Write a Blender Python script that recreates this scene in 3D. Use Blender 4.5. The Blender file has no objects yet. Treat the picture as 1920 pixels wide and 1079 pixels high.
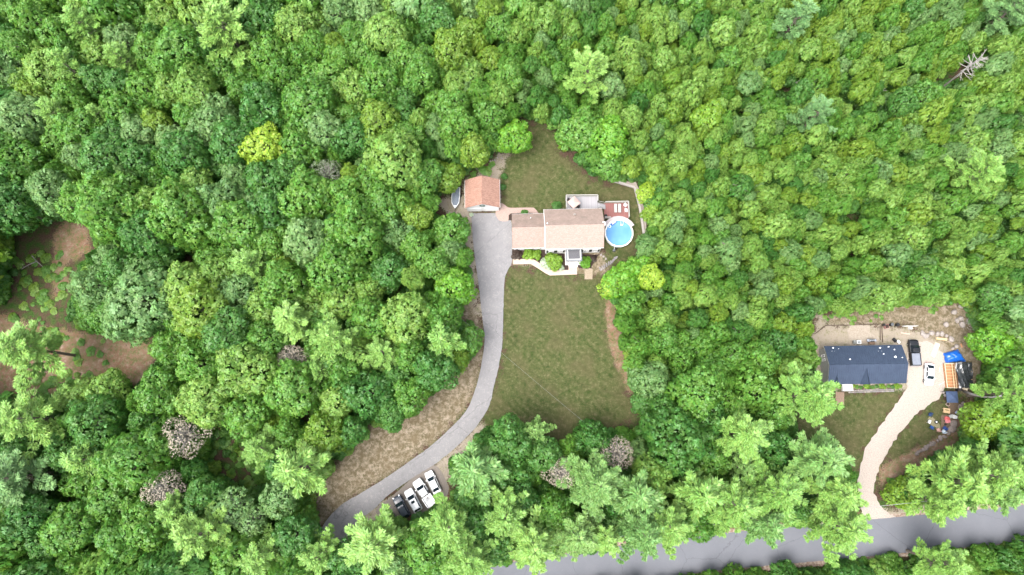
import bpy, math, random
import numpy as np
from mathutils import Vector, Matrix
from mathutils.geometry import tessellate_polygon
R = math.radians
rng = np.random.default_rng(7)
random.seed(11)
scene = bpy.context.scene
COL = scene.collection

# ------------------------------------------------------------------ camera
H = 140.0          # metres above the ground
FPX = 1280.0       # focal length in pixels of the 1920 px wide photograph (24 mm lens)
CX, CY = 960.0, 539.5
d = Vector((12.0, -240.0, -FPX)).normalized()      # straight down, in camera space
uz = -d
ux = (Vector((1, 0, 0)) - uz * uz.x).normalized()
uy = uz.cross(ux)
M3 = Matrix((ux, uy, uz))                          # camera space -> world
cam_data = bpy.data.cameras.new("camera")
cam_data.sensor_width = 36; cam_data.lens = 24
cam_data.clip_start = 0.5; cam_data.clip_end = 5000
cam = bpy.data.objects.new("camera", cam_data); COL.objects.link(cam)
cam.matrix_world = Matrix.Translation((0, 0, H)) @ M3.to_4x4()
scene.camera = cam
# ------------------------------------------------------------------ light
SUN_EL, SUN_AZ = R(66), R(230)      # azimuth clockwise from north (+y)
world = bpy.data.worlds.new("World"); scene.world = world; world.use_nodes = True
wn = world.node_tree.nodes; wl = world.node_tree.links
bg = wn["Background"]; bg.inputs["Strength"].default_value = 0.15
sky = wn.new("ShaderNodeTexSky"); sky.sky_type = 'NISHITA'; sky.sun_disc = False
sky.sun_elevation = SUN_EL; sky.sun_rotation = SUN_AZ; sky.dust_density = 4.0; sky.air_density = 0.8
ov = wn.new("ShaderNodeHueSaturation"); ov.inputs["Saturation"].default_value = 0.35   # thin high overcast
wl.new(sky.outputs[0], ov.inputs["Color"]); wl.new(ov.outputs[0], bg.inputs["Color"])
sl = bpy.data.lights.new("sun", 'SUN'); sl.energy = 1.0; sl.angle = R(42); sl.color = (1, 0.95, 0.87)
sun = bpy.data.objects.new("sun", sl); COL.objects.link(sun)
sdir = Vector((math.sin(SUN_AZ) * math.cos(SUN_EL), math.cos(SUN_AZ) * math.cos(SUN_EL), math.sin(SUN_EL)))
sun.rotation_euler = sdir.to_track_quat('Z', 'Y').to_euler()
sun.location = (0, 0, 160)
vs = scene.view_settings
vs.view_transform = 'Standard'; vs.look = 'None'; vs.exposure = 2.2; vs.gamma = 1; vs.use_curve_mapping = False

# ------------------------------------------------------------------ pixel <-> ground helpers
M3n = np.array(M3)
def G(px, py, z=0.0):
    v = M3n @ np.array((px - CX, CY - py, -FPX))
    t = (z - H) / v[2]
    return Vector((v[0] * t, v[1] * t, z))
def to_px(P):
    P = np.asarray(P, float).reshape(-1, 3) - np.array((0, 0, H))
    c = P @ M3n
    return np.stack([CX - FPX * c[:, 0] / c[:, 2], CY + FPX * c[:, 1] / c[:, 2]], 1), -FPX / c[:, 2]
def A(X, Y): return (820 + X / 4.571, 300 + Y / 4.571)      # close view of the white house
def B(X, Y): return (1480 + X / 4.571, 560 + Y / 4.571)     # close view of the grey house
def F(X, Y): return (1680 + X / 9.6, 700 + Y / 9.6)         # closer view of the seating area
def E(X, Y): return (1680 + X / 9.6, 600 + Y / 9.6)
def D(X, Y): return (1520 + X / 9.6, 580 + Y / 9.6)
def GP(p, z=0.0): return G(p[0], p[1], z)

# ------------------------------------------------------------------ materials
def newmat(name):
    m = bpy.data.materials.new(name); m.use_nodes = True
    nt = m.node_tree; nt.nodes.clear()
    out = nt.nodes.new("ShaderNodeOutputMaterial")
    return m, nt, out
def N(nt, t, **kw):
    n = nt.nodes.new(t)
    for k, v in kw.items():
        if k in n.inputs.keys(): n.inputs[k].default_value = v
        else: setattr(n, k, v)
    return n
def noise(nt, scale, detail=3, rough=.55, coord='Object', vec=None, dist=0):
    if vec is None:
        tc = N(nt, "ShaderNodeTexCoord"); vec = tc.outputs[coord]
    n = N(nt, "ShaderNodeTexNoise", Scale=scale, Detail=detail, Roughness=rough, Distortion=dist)
    nt.links.new(vec, n.inputs["Vector"])
    return n.outputs["Fac"]
def ramp(nt, fac, stops):
    r = nt.nodes.new("ShaderNodeValToRGB"); e = r.color_ramp.elements
    while len(e) < len(stops): e.new(0.5)
    for i, (p, c) in enumerate(stops):
        e[i].position = p; e[i].color = (*c, 1) if len(c) == 3 else c
    nt.links.new(fac, r.inputs["Fac"]); return r.outputs["Color"]
def mixc(nt, fac, a, b, mode='MIX'):
    m = nt.nodes.new("ShaderNodeMix"); m.data_type = 'RGBA'; m.blend_type = mode
    if isinstance(fac, (int, float)): m.inputs[0].default_value = fac
    else: nt.links.new(fac, m.inputs[0])
    for s, v in ((6, a), (7, b)):
        if isinstance(v, tuple): m.inputs[s].default_value = (*v, 1)
        else: nt.links.new(v, m.inputs[s])
    return m.outputs[2]
def math_(nt, op, a, b=None, c=None):
    m = nt.nodes.new("ShaderNodeMath"); m.operation = op
    for i, v in enumerate((a, b, c)):
        if v is None: continue
        if isinstance(v, (int, float)): m.inputs[i].default_value = v
        else: nt.links.new(v, m.inputs[i])
    return m.outputs[0]
ALB = .75      # all hard surfaces: their colours below are given a little too light
def finish(nt, out, col, rough=.8, metal=0, bumpf=None, bump=.3, dist=.05, spec=.3):
    p = N(nt, "ShaderNodeBsdfPrincipled", Roughness=rough, Metallic=metal)
    p.inputs["Specular IOR Level"].default_value = spec
    if isinstance(col, tuple): p.inputs["Base Color"].default_value = (*[x * ALB for x in col], 1)
    else:
        mu = nt.nodes.new("ShaderNodeVectorMath"); mu.operation = 'SCALE'; mu.inputs["Scale"].default_value = ALB
        nt.links.new(col, mu.inputs[0]); nt.links.new(mu.outputs[0], p.inputs["Base Color"])
    if bumpf is not None:
        b = N(nt, "ShaderNodeBump", Strength=bump, Distance=dist)
        nt.links.new(bumpf, b.inputs["Height"]); nt.links.new(b.outputs[0], p.inputs["Normal"])
    nt.links.new(p.outputs[0], out.inputs["Surface"]); return p
MATS = {}
def mat(name, c1, c2=None, scale=3, rough=.8, metal=0, bump=.2, spec=.3, lo=.35, hi=.65):
    if name in MATS: return MATS[name]
    m, nt, out = newmat(name)
    if c2 is None: c2 = tuple(x * .82 for x in c1)
    f = noise(nt, scale, 5, .6)
    finish(nt, out, ramp(nt, f, [(lo, c2), (hi, c1)]), rough, metal, f, bump, .02, spec)
    MATS[name] = m; return m

def leafmat(name, ca, cb, trans=.42, vary=.5):
    m, nt, out = newmat(name)
    oi = N(nt, "ShaderNodeObjectInfo"); ge = N(nt, "ShaderNodeNewGeometry")
    base = ramp(nt, oi.outputs["Random"], [(0, ca), (1, cb)])
    isl = ge.outputs["Random Per Island"]
    v = math_(nt, 'MULTIPLY_ADD', isl, vary, 1 - vary * .5)
    mul = nt.nodes.new("ShaderNodeVectorMath"); mul.operation = 'SCALE'
    nt.links.new(base, mul.inputs[0]); nt.links.new(v, mul.inputs["Scale"])
    hs = N(nt, "ShaderNodeHueSaturation", Saturation=1.0)
    h = math_(nt, 'MULTIPLY_ADD', math_(nt, 'FRACT', math_(nt, 'MULTIPLY', isl, 17.3)), .035, .4825)
    nt.links.new(h, hs.inputs["Hue"]); nt.links.new(mul.outputs[0], hs.inputs["Color"])
    df = N(nt, "ShaderNodeBsdfDiffuse"); tr = N(nt, "ShaderNodeBsdfTranslucent"); gl = N(nt, "ShaderNodeBsdfGlossy", Roughness=.5)
    gl.inputs["Color"].default_value = (.6, .7, .6, 1)
    mx = N(nt, "ShaderNodeMixShader", Fac=trans); m2 = N(nt, "ShaderNodeMixShader", Fac=.05)
    nt.links.new(hs.outputs[0], df.inputs["Color"]); nt.links.new(hs.outputs[0], tr.inputs["Color"])
    nt.links.new(df.outputs[0], mx.inputs[1]); nt.links.new(tr.outputs[0], mx.inputs[2])
    nt.links.new(mx.outputs[0], m2.inputs[1]); nt.links.new(gl.outputs[0], m2.inputs[2])
    nt.links.new(m2.outputs[0], out.inputs["Surface"]); MATS[name] = m; return m
LEAF = {
 'mid green':    leafmat("leaf_mid_green", (.082, .208, .024), (.114, .256, .032)),
 'dark green':   leafmat("leaf_dark_green", (.052, .160, .024), (.074, .192, .030)),
 'light green':  leafmat("leaf_light_green", (.145, .275, .044), (.188, .325, .058)),
 'olive green':  leafmat("leaf_olive_green", (.125, .235, .022), (.165, .275, .030)),
 'grey green':   leafmat("leaf_grey_green", (.120, .235, .066), (.158, .280, .085)),
 'lime green':   leafmat("leaf_lime_green", (.155, .285, .02), (.18, .31, .025)),
 'vivid green':  leafmat("leaf_vivid_green", (.115, .285, .018), (.135, .31, .022)),
 'yellow':       leafmat("leaf_yellow", (.25, .39, .03), (.29, .42, .035), vary=.5),
 'brown':        leafmat("leaf_brown", (.30, .255, .20), (.34, .30, .23), .1),
 'white':        leafmat("leaf_white", (.42, .50, .36), (.45, .53, .4)),
 'silver':       leafmat("leaf_silver", (.22, .27, .16), (.25, .30, .19)),
 'maroon':       leafmat("leaf_maroon", (.05, .025, .022), (.06, .03, .025)),
 'pine light':   leafmat("needle_light", (.135, .265, .048), (.168, .300, .058), .18),
 'pine green':   leafmat("needle_green", (.11, .225, .055), (.145, .26, .06), .18),
 'pine blue':    leafmat("needle_blue", (.105, .215, .070), (.13, .245, .080), .18),
}
BARK = mat("bark_grey", (.24, .21, .18), (.12, .10, .085), 4, .95, bump=.6)
DEADWOOD = mat("dead_wood", (.38, .36, .33), (.25, .23, .21), 6, .9)

# ------------------------------------------------------------------ object helpers
def label(o, lab=None, cat=None, group=None, kind=None):
    if lab: o["label"] = lab
    if cat: o["category"] = cat
    if group: o["group"] = group
    if kind: o["kind"] = kind
    return o
def thing(name, lab, cat, loc=(0, 0, 0), rz=0, group=None):
    o = bpy.data.objects.new(name, None); COL.objects.link(o)
    o.empty_display_size = .5
    o.location = loc; o.rotation_euler = (0, 0, rz)
    return label(o, lab, cat, group)
def link(name, me, parent=None, loc=(0, 0, 0), rz=0, scale=(1, 1, 1)):
    o = bpy.data.objects.new(name, me); COL.objects.link(o)
    o.location = loc; o.rotation_euler = (0, 0, rz); o.scale = scale
    if parent is not None: o.parent = parent
    return o
def copy_tree(root, loc=None, rz=None, lab=None):
    def cp(o, par):
        c = o.copy(); COL.objects.link(c)
        if par is not None: c.parent = par
        for ch in kids.get(o.name, []): cp(ch, c)
        return c
    kids = {}
    for o in bpy.data.objects:
        if o.parent is not None: kids.setdefault(o.parent.name, []).append(o)
    c = cp(root, None)
    if loc is not None: c.location = loc
    if rz is not None: c.rotation_euler = (0, 0, rz)
    if lab: c["label"] = lab
    return c
class MB:
    def __init__(s): s.v = []; s.f = []
    def add(s, vs_, fs):
        n = len(s.v); s.v += [tuple(v) for v in vs_]; s.f += [tuple(i + n for i in f) for f in fs]; return s
    def box(s, c, sz, rz=0, ry=0, rx=0):
        m = Matrix.Rotation(rz, 3, 'Z') @ Matrix.Rotation(ry, 3, 'Y') @ Matrix.Rotation(rx, 3, 'X')
        vs_ = [Vector(c) + m @ Vector((x * sz[0] / 2, y * sz[1] / 2, z * sz[2] / 2)) for x in (-1, 1) for y in (-1, 1) for z in (-1, 1)]
        return s.add(vs_, [(0, 1, 3, 2), (4, 6, 7, 5), (0, 4, 5, 1), (2, 3, 7, 6), (0, 2, 6, 4), (1, 5, 7, 3)])
    def beam(s, a, b, w=.1, h=.1):
        a = Vector(a); b = Vector(b); t = (b - a).normalized()
        side = t.cross(Vector((0, 0, 1)))
        if side.length < 1e-3: side = Vector((1, 0, 0))
        side.normalize(); up = side.cross(t)
        vs_ = [p + side * (w / 2 * i) + up * (h / 2 * j) for p in (a, b) for i, j in ((-1, -1), (1, -1), (1, 1), (-1, 1))]
        return s.add(vs_, [(3, 2, 1, 0), (4, 5, 6, 7), (0, 1, 5, 4), (1, 2, 6, 5), (2, 3, 7, 6), (3, 0, 4, 7)])
    def tube(s, pts, rad, n=8, cap=True):
        pts = [Vector(p) for p in pts]
        if isinstance(rad, (int, float)): rad = [rad] * len(pts)
        base = len(s.v); prev = None
        for i, p in enumerate(pts):
            t = (pts[min(i + 1, len(pts) - 1)] - pts[max(i - 1, 0)]).normalized()
            if prev is None:
                a = t.cross(Vector((0, 0, 1)))
                if a.length < .1: a = t.cross(Vector((1, 0, 0)))
            else: a = prev - t * prev.dot(t)
            a.normalize(); prev = a; b = t.cross(a)
            for k in range(n):
                an = 2 * math.pi * k / n
                s.v.append(tuple(p + (a * math.cos(an) + b * math.sin(an)) * rad[i]))
        for i in range(len(pts) - 1):
            for k in range(n):
                k2 = (k + 1) % n
                s.f.append((base + i * n + k, base + i * n + k2, base + (i + 1) * n + k2, base + (i + 1) * n + k))
        if cap:
            s.f.append(tuple(base + k for k in range(n))[::-1]); s.f.append(tuple(base + (len(pts) - 1) * n + k for k in range(n)))
        return s
    def prism(s, poly, z0, z1, top_only=False):
        n = len(poly); tri = tessellate_polygon([[Vector((p[0], p[1], 0)) for p in poly]])
        area = sum(poly[i][0] * poly[(i + 1) % n][1] - poly[(i + 1) % n][0] * poly[i][1] for i in range(n))
        base = len(s.v)
        for p in poly: s.v.append((p[0], p[1], z1))
        for t in tri:
            a, b, c = (Vector((poly[i][0], poly[i][1])) for i in t)
            if (b - a).cross(c - a) < 0: t = t[::-1]
            s.f.append(tuple(base + i for i in t))
        if not top_only:
            for p in poly: s.v.append((p[0], p[1], z0))
            for i in range(n):
                j = (i + 1) % n
                q = (base + i, base + n + i, base + n + j, base + j)
                s.f.append(q if area > 0 else q[::-1])
        return s
    def loft(s, rings, cap=True):
        n = len(rings[0]); base = len(s.v)
        for r in rings: s.v += [tuple(p) for p in r]
        for i in range(len(rings) - 1):
            for k in range(n):
                k2 = (k + 1) % n
                s.f.append((base + i * n + k, base + i * n + k2, base + (i + 1) * n + k2, base + (i + 1) * n + k))
        if cap:
            s.f.append(tuple(base + k for k in range(n))[::-1]); s.f.append(tuple(base + (len(rings) - 1) * n + k for k in range(n)))
        return s
    def build(s, name, m, parent=None, loc=(0, 0, 0), rz=0, smooth=False):
        me = bpy.data.meshes.new(name); me.from_pydata(s.v, [], s.f); me.materials.append(m)
        if smooth: me.polygons.foreach_set("use_smooth", [True] * len(me.polygons))
        return link(name, me, parent, loc, rz)
def quads_mesh(name, P, m):
    """P: (n,4,3) array of separate quads"""
    n = len(P); me = bpy.data.meshes.new(name)
    me.vertices.add(n * 4); me.vertices.foreach_set("co", P.reshape(-1).astype(np.float32))
    me.loops.add(n * 4); me.loops.foreach_set("vertex_index", np.arange(n * 4, dtype=np.int32))
    me.polygons.add(n); me.polygons.foreach_set("loop_start", np.arange(0, n * 4, 4, dtype=np.int32))
    me.polygons.foreach_set("loop_total", np.full(n, 4, np.int32))
    me.update(); me.materials.append(m); return me
def nrm(a): return a / np.maximum(np.linalg.norm(a, axis=-1, keepdims=True), 1e-9)
def leaf_quads(rg, P, Nn, size, asp=.7):
    n = len(P)
    t = nrm(np.cross(Nn, rg.normal(size=(n, 3)))); b = np.cross(Nn, t)
    s = (size * rg.uniform(.65, 1.35, n))[:, None]
    fold = Nn * s * rg.uniform(-.25, .45, n)[:, None]
    return np.stack([P - t * s, P - b * s * asp + fold * .5, P + t * s, P + b * s * asp + fold * .5], 1)

def crown_quads(rg, npuff, nros, size, lower=-.45, pr=(.24, .40), shell=.68):
    """foliage as leaf rosettes (blades sharing their centre) on rounded sub-crowns; returns (verts, quads)"""
    k = np.arange(npuff * 2) + .5
    phi = np.arccos(1 - 2 * k / (npuff * 2)); th = np.pi * (1 + 5 ** .5) * k + rg.uniform(0, 6)
    D_ = np.stack([np.cos(th) * np.sin(phi), np.sin(th) * np.sin(phi), np.cos(phi)], 1) + rg.normal(0, .2, (npuff * 2, 3))
    D_ = nrm(D_); D_ = D_[D_[:, 2] > lower]
    az = np.arctan2(D_[:, 1], D_[:, 0])
    lob = 1 + .20 * np.sin(2 * az + rg.uniform(0, 6)) * rg.uniform(.3, 1) + .13 * np.sin(3 * az + rg.uniform(0, 6)) + rg.normal(0, .13, len(D_))
    rad = rg.uniform(*pr, len(D_)); C = D_ * (shell * lob)[:, None]
    C = np.vstack([C, rg.normal(0, .22, (6, 3)) + (0, 0, .1)]); rad = np.append(rad, np.full(6, .36)); D_ = np.vstack([D_, np.tile((0, 0, 1.), (6, 1))])
    p = rad ** 2 / (rad ** 2).sum(); n0 = int(nros * 2.6); w = rg.choice(len(C), n0, p=p)
    v = nrm(nrm(rg.normal(size=(n0, 3))) + .45 * D_[w] + np.array((0, 0, .25)))
    P = C[w] + v * (rad[w] * rg.uniform(.72, 1.12, n0))[:, None]
    dist = np.linalg.norm(P[:, None, :] - C[None], axis=2) / rad[None]; dist[np.arange(n0), w] = 9
    keep = np.where(dist.min(1) > .82)[0][:nros]; P = P[keep]; v = v[keep]; n = len(P)
    Nn = nrm(v * .8 + rg.normal(0, .34, v.shape) + np.array((0, 0, .22)))
    t = nrm(np.cross(Nn, rg.normal(size=(n, 3)))); b = np.cross(Nn, t); s = size * rg.uniform(.6, 1.4, n)
    nb = 6; V = np.zeros((n, 1 + nb * 3, 3)); V[:, 0] = P + Nn * (s * .25)[:, None]; Fq = []
    for i in range(nb):
        a = 2 * np.pi * i / nb + rg.uniform(-.35, .35, n); L = s * rg.uniform(.65, 1.35, n); dr = rg.uniform(-.55, .25, n)
        for j_, (da, fr) in enumerate(((-.42, .62), (0, 1.), (.42, .62))):
            d_ = t * np.cos(a + da)[:, None] + b * np.sin(a + da)[:, None]
            V[:, 1 + i * 3 + j_] = P + d_ * (L * fr)[:, None] + Nn * (dr * L * fr ** 1.5)[:, None]
        Fq.append((0, 1 + i * 3, 2 + i * 3, 3 + i * 3))
    q = np.array(Fq)[None] + (np.arange(n) * (1 + nb * 3))[:, None, None]
    return V.reshape(-1, 3), q.reshape(-1, 4)
def ros_mesh(name, VQ, m):
    V, q = VQ; n = len(q); me = bpy.data.meshes.new(name)
    me.vertices.add(len(V)); me.vertices.foreach_set("co", V.reshape(-1).astype(np.float32))
    me.loops.add(n * 4); me.loops.foreach_set("vertex_index", q.reshape(-1).astype(np.int32))
    me.polygons.add(n); me.polygons.foreach_set("loop_start", np.arange(0, n * 4, 4, dtype=np.int32))
    me.polygons.foreach_set("loop_total", np.full(n, 4, np.int32)); me.update(); me.materials.append(m); return me

def pine_quads(rg, h, Rm, dens=1.0):
    Ps = []; z = h - .05; br = []; fav = rg.uniform(0, 6.28, 4)
    while z > h * .40:
        t = (h - z) / (h * .6)
        L = Rm * (.12 + .92 * min(1, t * 1.25) ** .75) * (1 if t < .8 else 1 - (t - .8) * 1.6)
        nb = 5 if t > .12 else 4
        a0 = rg.uniform(0, 6.28)
        for k in range(nb):
            br.append((z + rg.uniform(-.15, .15), a0 + k * 6.283 / nb + rg.normal(0, .22), L * rg.choice([.5, .8, 1.0, 1.25], p=[.28, .22, .25, .25])))
        z -= rg.uniform(.85, 1.35) * (.6 + .6 * t)
    for z, a, L in br:
        dx = np.array((math.cos(a), math.sin(a), 0)); sd = np.array((-math.sin(a), math.cos(a), 0)); upv = np.array((0, 0, 1.))
        rise = rg.uniform(.18, .38)
        n = max(6, int(32 * dens * L * (.55 + L * .16)))
        u = rg.uniform(.22, 1, n) ** .72
        wd = L * .17 * np.sin(np.pi * np.clip(u, 0, 1) ** .8 * .93 + .05) + .10
        off = rg.uniform(-1, 1, n) * wd
        # side twigs: gather into fingers
        f = np.round(u * 5) / 5; u2 = u * .6 + f * .4
        P = dx * (u2 * L)[:, None] + sd * off[:, None] + upv * (rise * L * u2 ** 2 * .9 - np.abs(off) * .12 + rg.normal(0, .10, n))[:, None] + np.array((0, 0, z))
        dirv = nrm(dx * 1.0 + sd * (off / (wd + .01) * .75)[:, None] + upv * rg.uniform(.15, .55, n)[:, None] + rg.normal(0, .16, (n, 3)))
        for j in range(2):
            d2 = nrm(dirv + rg.normal(0, .28, (n, 3)))
            w_ = nrm(np.cross(d2, upv + rg.normal(0, .35, (n, 3)))) * rg.uniform(.06, .12, n)[:, None]
            l_ = rg.uniform(.30, .58, n)[:, None]
            Ps.append(np.stack([P - d2 * l_ * .3, P + w_ + d2 * l_ * .2, P + d2 * l_, P - w_ + d2 * l_ * .2], 1))
    return np.vstack(Ps), br

# ------------------------------------------------------------------ polygons of the photograph (ground level, px)
P_HOUSE = [(975,222),(1000,230),(1040,243),(1045,275),(1075,300),(1105,335),(1150,343),(1195,345),(1210,400),(1210,425),(1192,465),(1172,488),(1150,500),(1132,520),(1140,560),(1150,610),(1168,680),(1180,740),(1198,780),(1185,800),(1110,795),(1060,808),(1045,832),(1025,800),(985,790),(930,790),(905,800),(870,838),(833,868),(832,930),(805,950),(765,965),(720,962),(665,990),(645,1025),(592,1025),(597,985),(600,930),(640,868),(700,815),(742,818),(765,790),(790,762),(840,722),(880,690),(893,685),(900,660),(893,600),(862,572),(882,548),(890,520),(880,460),(860,400),(825,400),(820,370),(862,350),(870,325),(905,320),(930,295),(955,280),(968,250)]
P_BROWN = [(125,408),(168,432),(172,470),(135,500),(142,535),(112,585),(130,612),(205,632),(282,645),(275,700),(250,728),(210,690),(150,700),(100,740),(0,745),(-80,740),(-80,600),(15,570),(35,500),(35,450),(95,425)]
P_GREY = [(1525,585),(1560,592),(1620,600),(1640,580),(1700,575),(1790,570),(1815,610),(1845,640),(1842,690),(1828,730),(1830,760),(1800,800),(1785,830),(1740,855),(1690,880),(1655,890),(1650,920),(1660,945),(1700,955),(1760,957),(1920,945),(2150,922),(2150,985),(1920,1015),(1613,1045),(1280,1076),(930,1118),(700,1165),(500,1225),(480,1190),(600,1130),(800,1085),(900,1073),(1140,1033),(1277,1010),(1400,1000),(1500,987),(1608,975),(1605,900),(1600,870),(1540,835),(1500,810),(1500,770),(1560,745),(1545,720),(1530,690),(1525,640)]
P_WEEDY = [(400,790),(430,800),(445,830),(475,860),(500,905),(475,930),(440,915),(410,890),(395,850)]
GAPS = [(335,232,15),(95,292,13),(350,498,16),(572,772,19),(745,552,17),(325,1025,18),(690,70,9),(640,75,8),(1603,405,11),(1470,172,9),(120,925,24),(262,488,9),(1640,240,6),(1390,215,6),(420,300,6),(1783,150,16),(1800,136,13),(1815,124,9),(1768,162,14),(235,460,9),(905,790,4)]
CLEAR = [P_HOUSE, P_BROWN, P_GREY, P_WEEDY]
def sdist(pts, polys):
    """signed distance in px, positive inside any polygon"""
    pts = np.asarray(pts, float); best = np.full(len(pts), -1e9)
    for poly in polys:
        q = np.array(poly, float); q2 = np.roll(q, -1, 0); dm = np.full(len(pts), 1e18); ins = np.zeros(len(pts), bool)
        for a, b in zip(q, q2):
            ab = b - a; t = np.clip(((pts - a) @ ab) / (ab @ ab + 1e-9), 0, 1)
            dd = pts - a - t[:, None] * ab; dm = np.minimum(dm, (dd ** 2).sum(1))
            c = ((a[1] > pts[:, 1]) != (b[1] > pts[:, 1]))
            if abs(b[1] - a[1]) > 1e-9:
                ins ^= c & (pts[:, 0] < (b[0] - a[0]) * (pts[:, 1] - a[1]) / (b[1] - a[1]) + a[0])
        s = np.sqrt(dm) * np.where(ins, 1, -1); best = np.maximum(best, s)
    return best
def sgaps(pts):
    pts = np.asarray(pts, float); b = np.full(len(pts), -1e9)
    for x, y, r in GAPS: b = np.maximum(b, r - np.hypot(pts[:, 0] - x, pts[:, 1] - y))
    return b
def spline(pts, n=6, closed=True):
    out = []; m = len(pts); rngi = range(m) if closed else range(m - 1)
    for i in rngi:
        p = [Vector(pts[(i + k) % m] if closed else pts[min(max(i + k, 0), m - 1)]) for k in (-1, 0, 1, 2)]
        for j in range(n):
            t = j / n
            out.append(.5 * ((2 * p[1]) + (p[2] - p[0]) * t + (2 * p[0] - 5 * p[1] + 4 * p[2] - p[3]) * t * t + (3 * p[1] - p[0] - 3 * p[2] + p[3]) * t ** 3))
    if not closed: out.append(Vector(pts[-1]))
    return out

# ------------------------------------------------------------------ ground
LAWN = [[(975,215),(1000,232),(1040,240),(1045,280),(1075,310),(1110,345),(1160,345),(1195,350),(1208,400),(1222,430),(1195,475),(1165,505),(1135,495),(1125,400),(960,400),(943,392),(937,340),(945,300),(962,280),(972,255)],
        [(962,497),(1000,512),(1080,522),(1128,515),(1132,560),(1140,640),(1162,700),(1178,745),(1195,785),(1130,815),(1050,850),(940,840),(905,790),(925,740),(940,690),(944,640),(945,560),(950,515)],
        [(1500,770),(1575,742),(1640,738),(1690,740),(1650,796),(1618,850),(1612,880),(1590,870),(1540,840),(1490,820)],
        [(1768,745),(1740,768),(1700,802),(1672,835),(1657,862),(1660,868),(1710,845),(1750,825),(1768,800),(1775,770)]]
STRAW = [[(840,570),(885,552),(903,600),(908,640),(903,680),(893,720),(885,747),(840,807),(757,873),(673,927),(612,975),(580,1020),(560,960),(600,900),(640,860),(700,790),(760,760),(830,700),(880,640)],
         [(925,395),(1130,395),(1130,490),(950,500)],
         [(1000,478),(1135,470),(1150,492),(1132,520),(1085,512)],
         [(1545,592),(1650,565),(1800,560),(1850,600),(1860,700),(1835,760),(1800,730),(1760,700),(1740,640),(1700,610),(1560,610)]]
SAND = [[(815,372),(868,372),(885,400),(888,460),(897,540),(905,600),(890,585),(868,470),(840,400)],
        [(900,330),(930,300),(967,268),(958,310),(942,335),(940,390),(870,400),(868,340)],
        [(1505,640),(1543,610),(1640,610),(1710,615),(1760,640),(1790,680),(1775,715),(1750,745),(1700,735),(1690,728),(1540,728),(1530,690)],
        [(1530,585),(1550,600),(1545,625),(1525,640)],
        [(595,1030),(640,985),(700,955),(760,915),(830,860),(905,790),(930,800),(850,880),(825,940),(765,965),(700,985),(640,1040)],
        [(1660,958),(1760,945),(1920,935),(1920,955),(1660,985)]]
LEAFL = [[(130,405),(165,425),(170,470),(120,500),(130,530),(100,560),(100,440)],
         [(60,610),(200,630),(290,650),(285,720),(200,730),(100,770),(-100,780),(-100,590),(20,590)],
         [(1128,545),(1150,560),(1175,650),(1190,735),(1178,740),(1150,690),(1135,640)],
         [(1645,880),(1700,842),(1765,815),(1800,770),(1850,700),(1850,800),(1800,860),(1700,900),(1655,930)],
         [(1790,575),(1830,560),(1860,700),(1835,730),(1815,650),(1770,600)],
         [(750,950),(835,880),(850,950),(790,985),(740,985)],
         [(1270,1000),(1400,985),(1610,960),(1610,985),(1270,1030),(900,1090),(900,1060)]]
def grid_axis(a, b, step): return np.linspace(a, b, int(round((b - a) / step)) + 1)
x0, x1, y0, y1 = -150, 150, -60, 165
xs = grid_axis(x0, x1, .75); ys = grid_axis(y0, y1, .75)
XX, YY = np.meshgrid(xs, ys); gp = np.stack([XX.ravel(), YY.ravel(), np.zeros(XX.size)], 1)
gpx, _ = to_px(gp)
dl, ds, dn, df_ = (np.clip(sdist(gpx, P) / 9.0, -4, 4) for P in (LAWN, STRAW, SAND, LEAFL))

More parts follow.
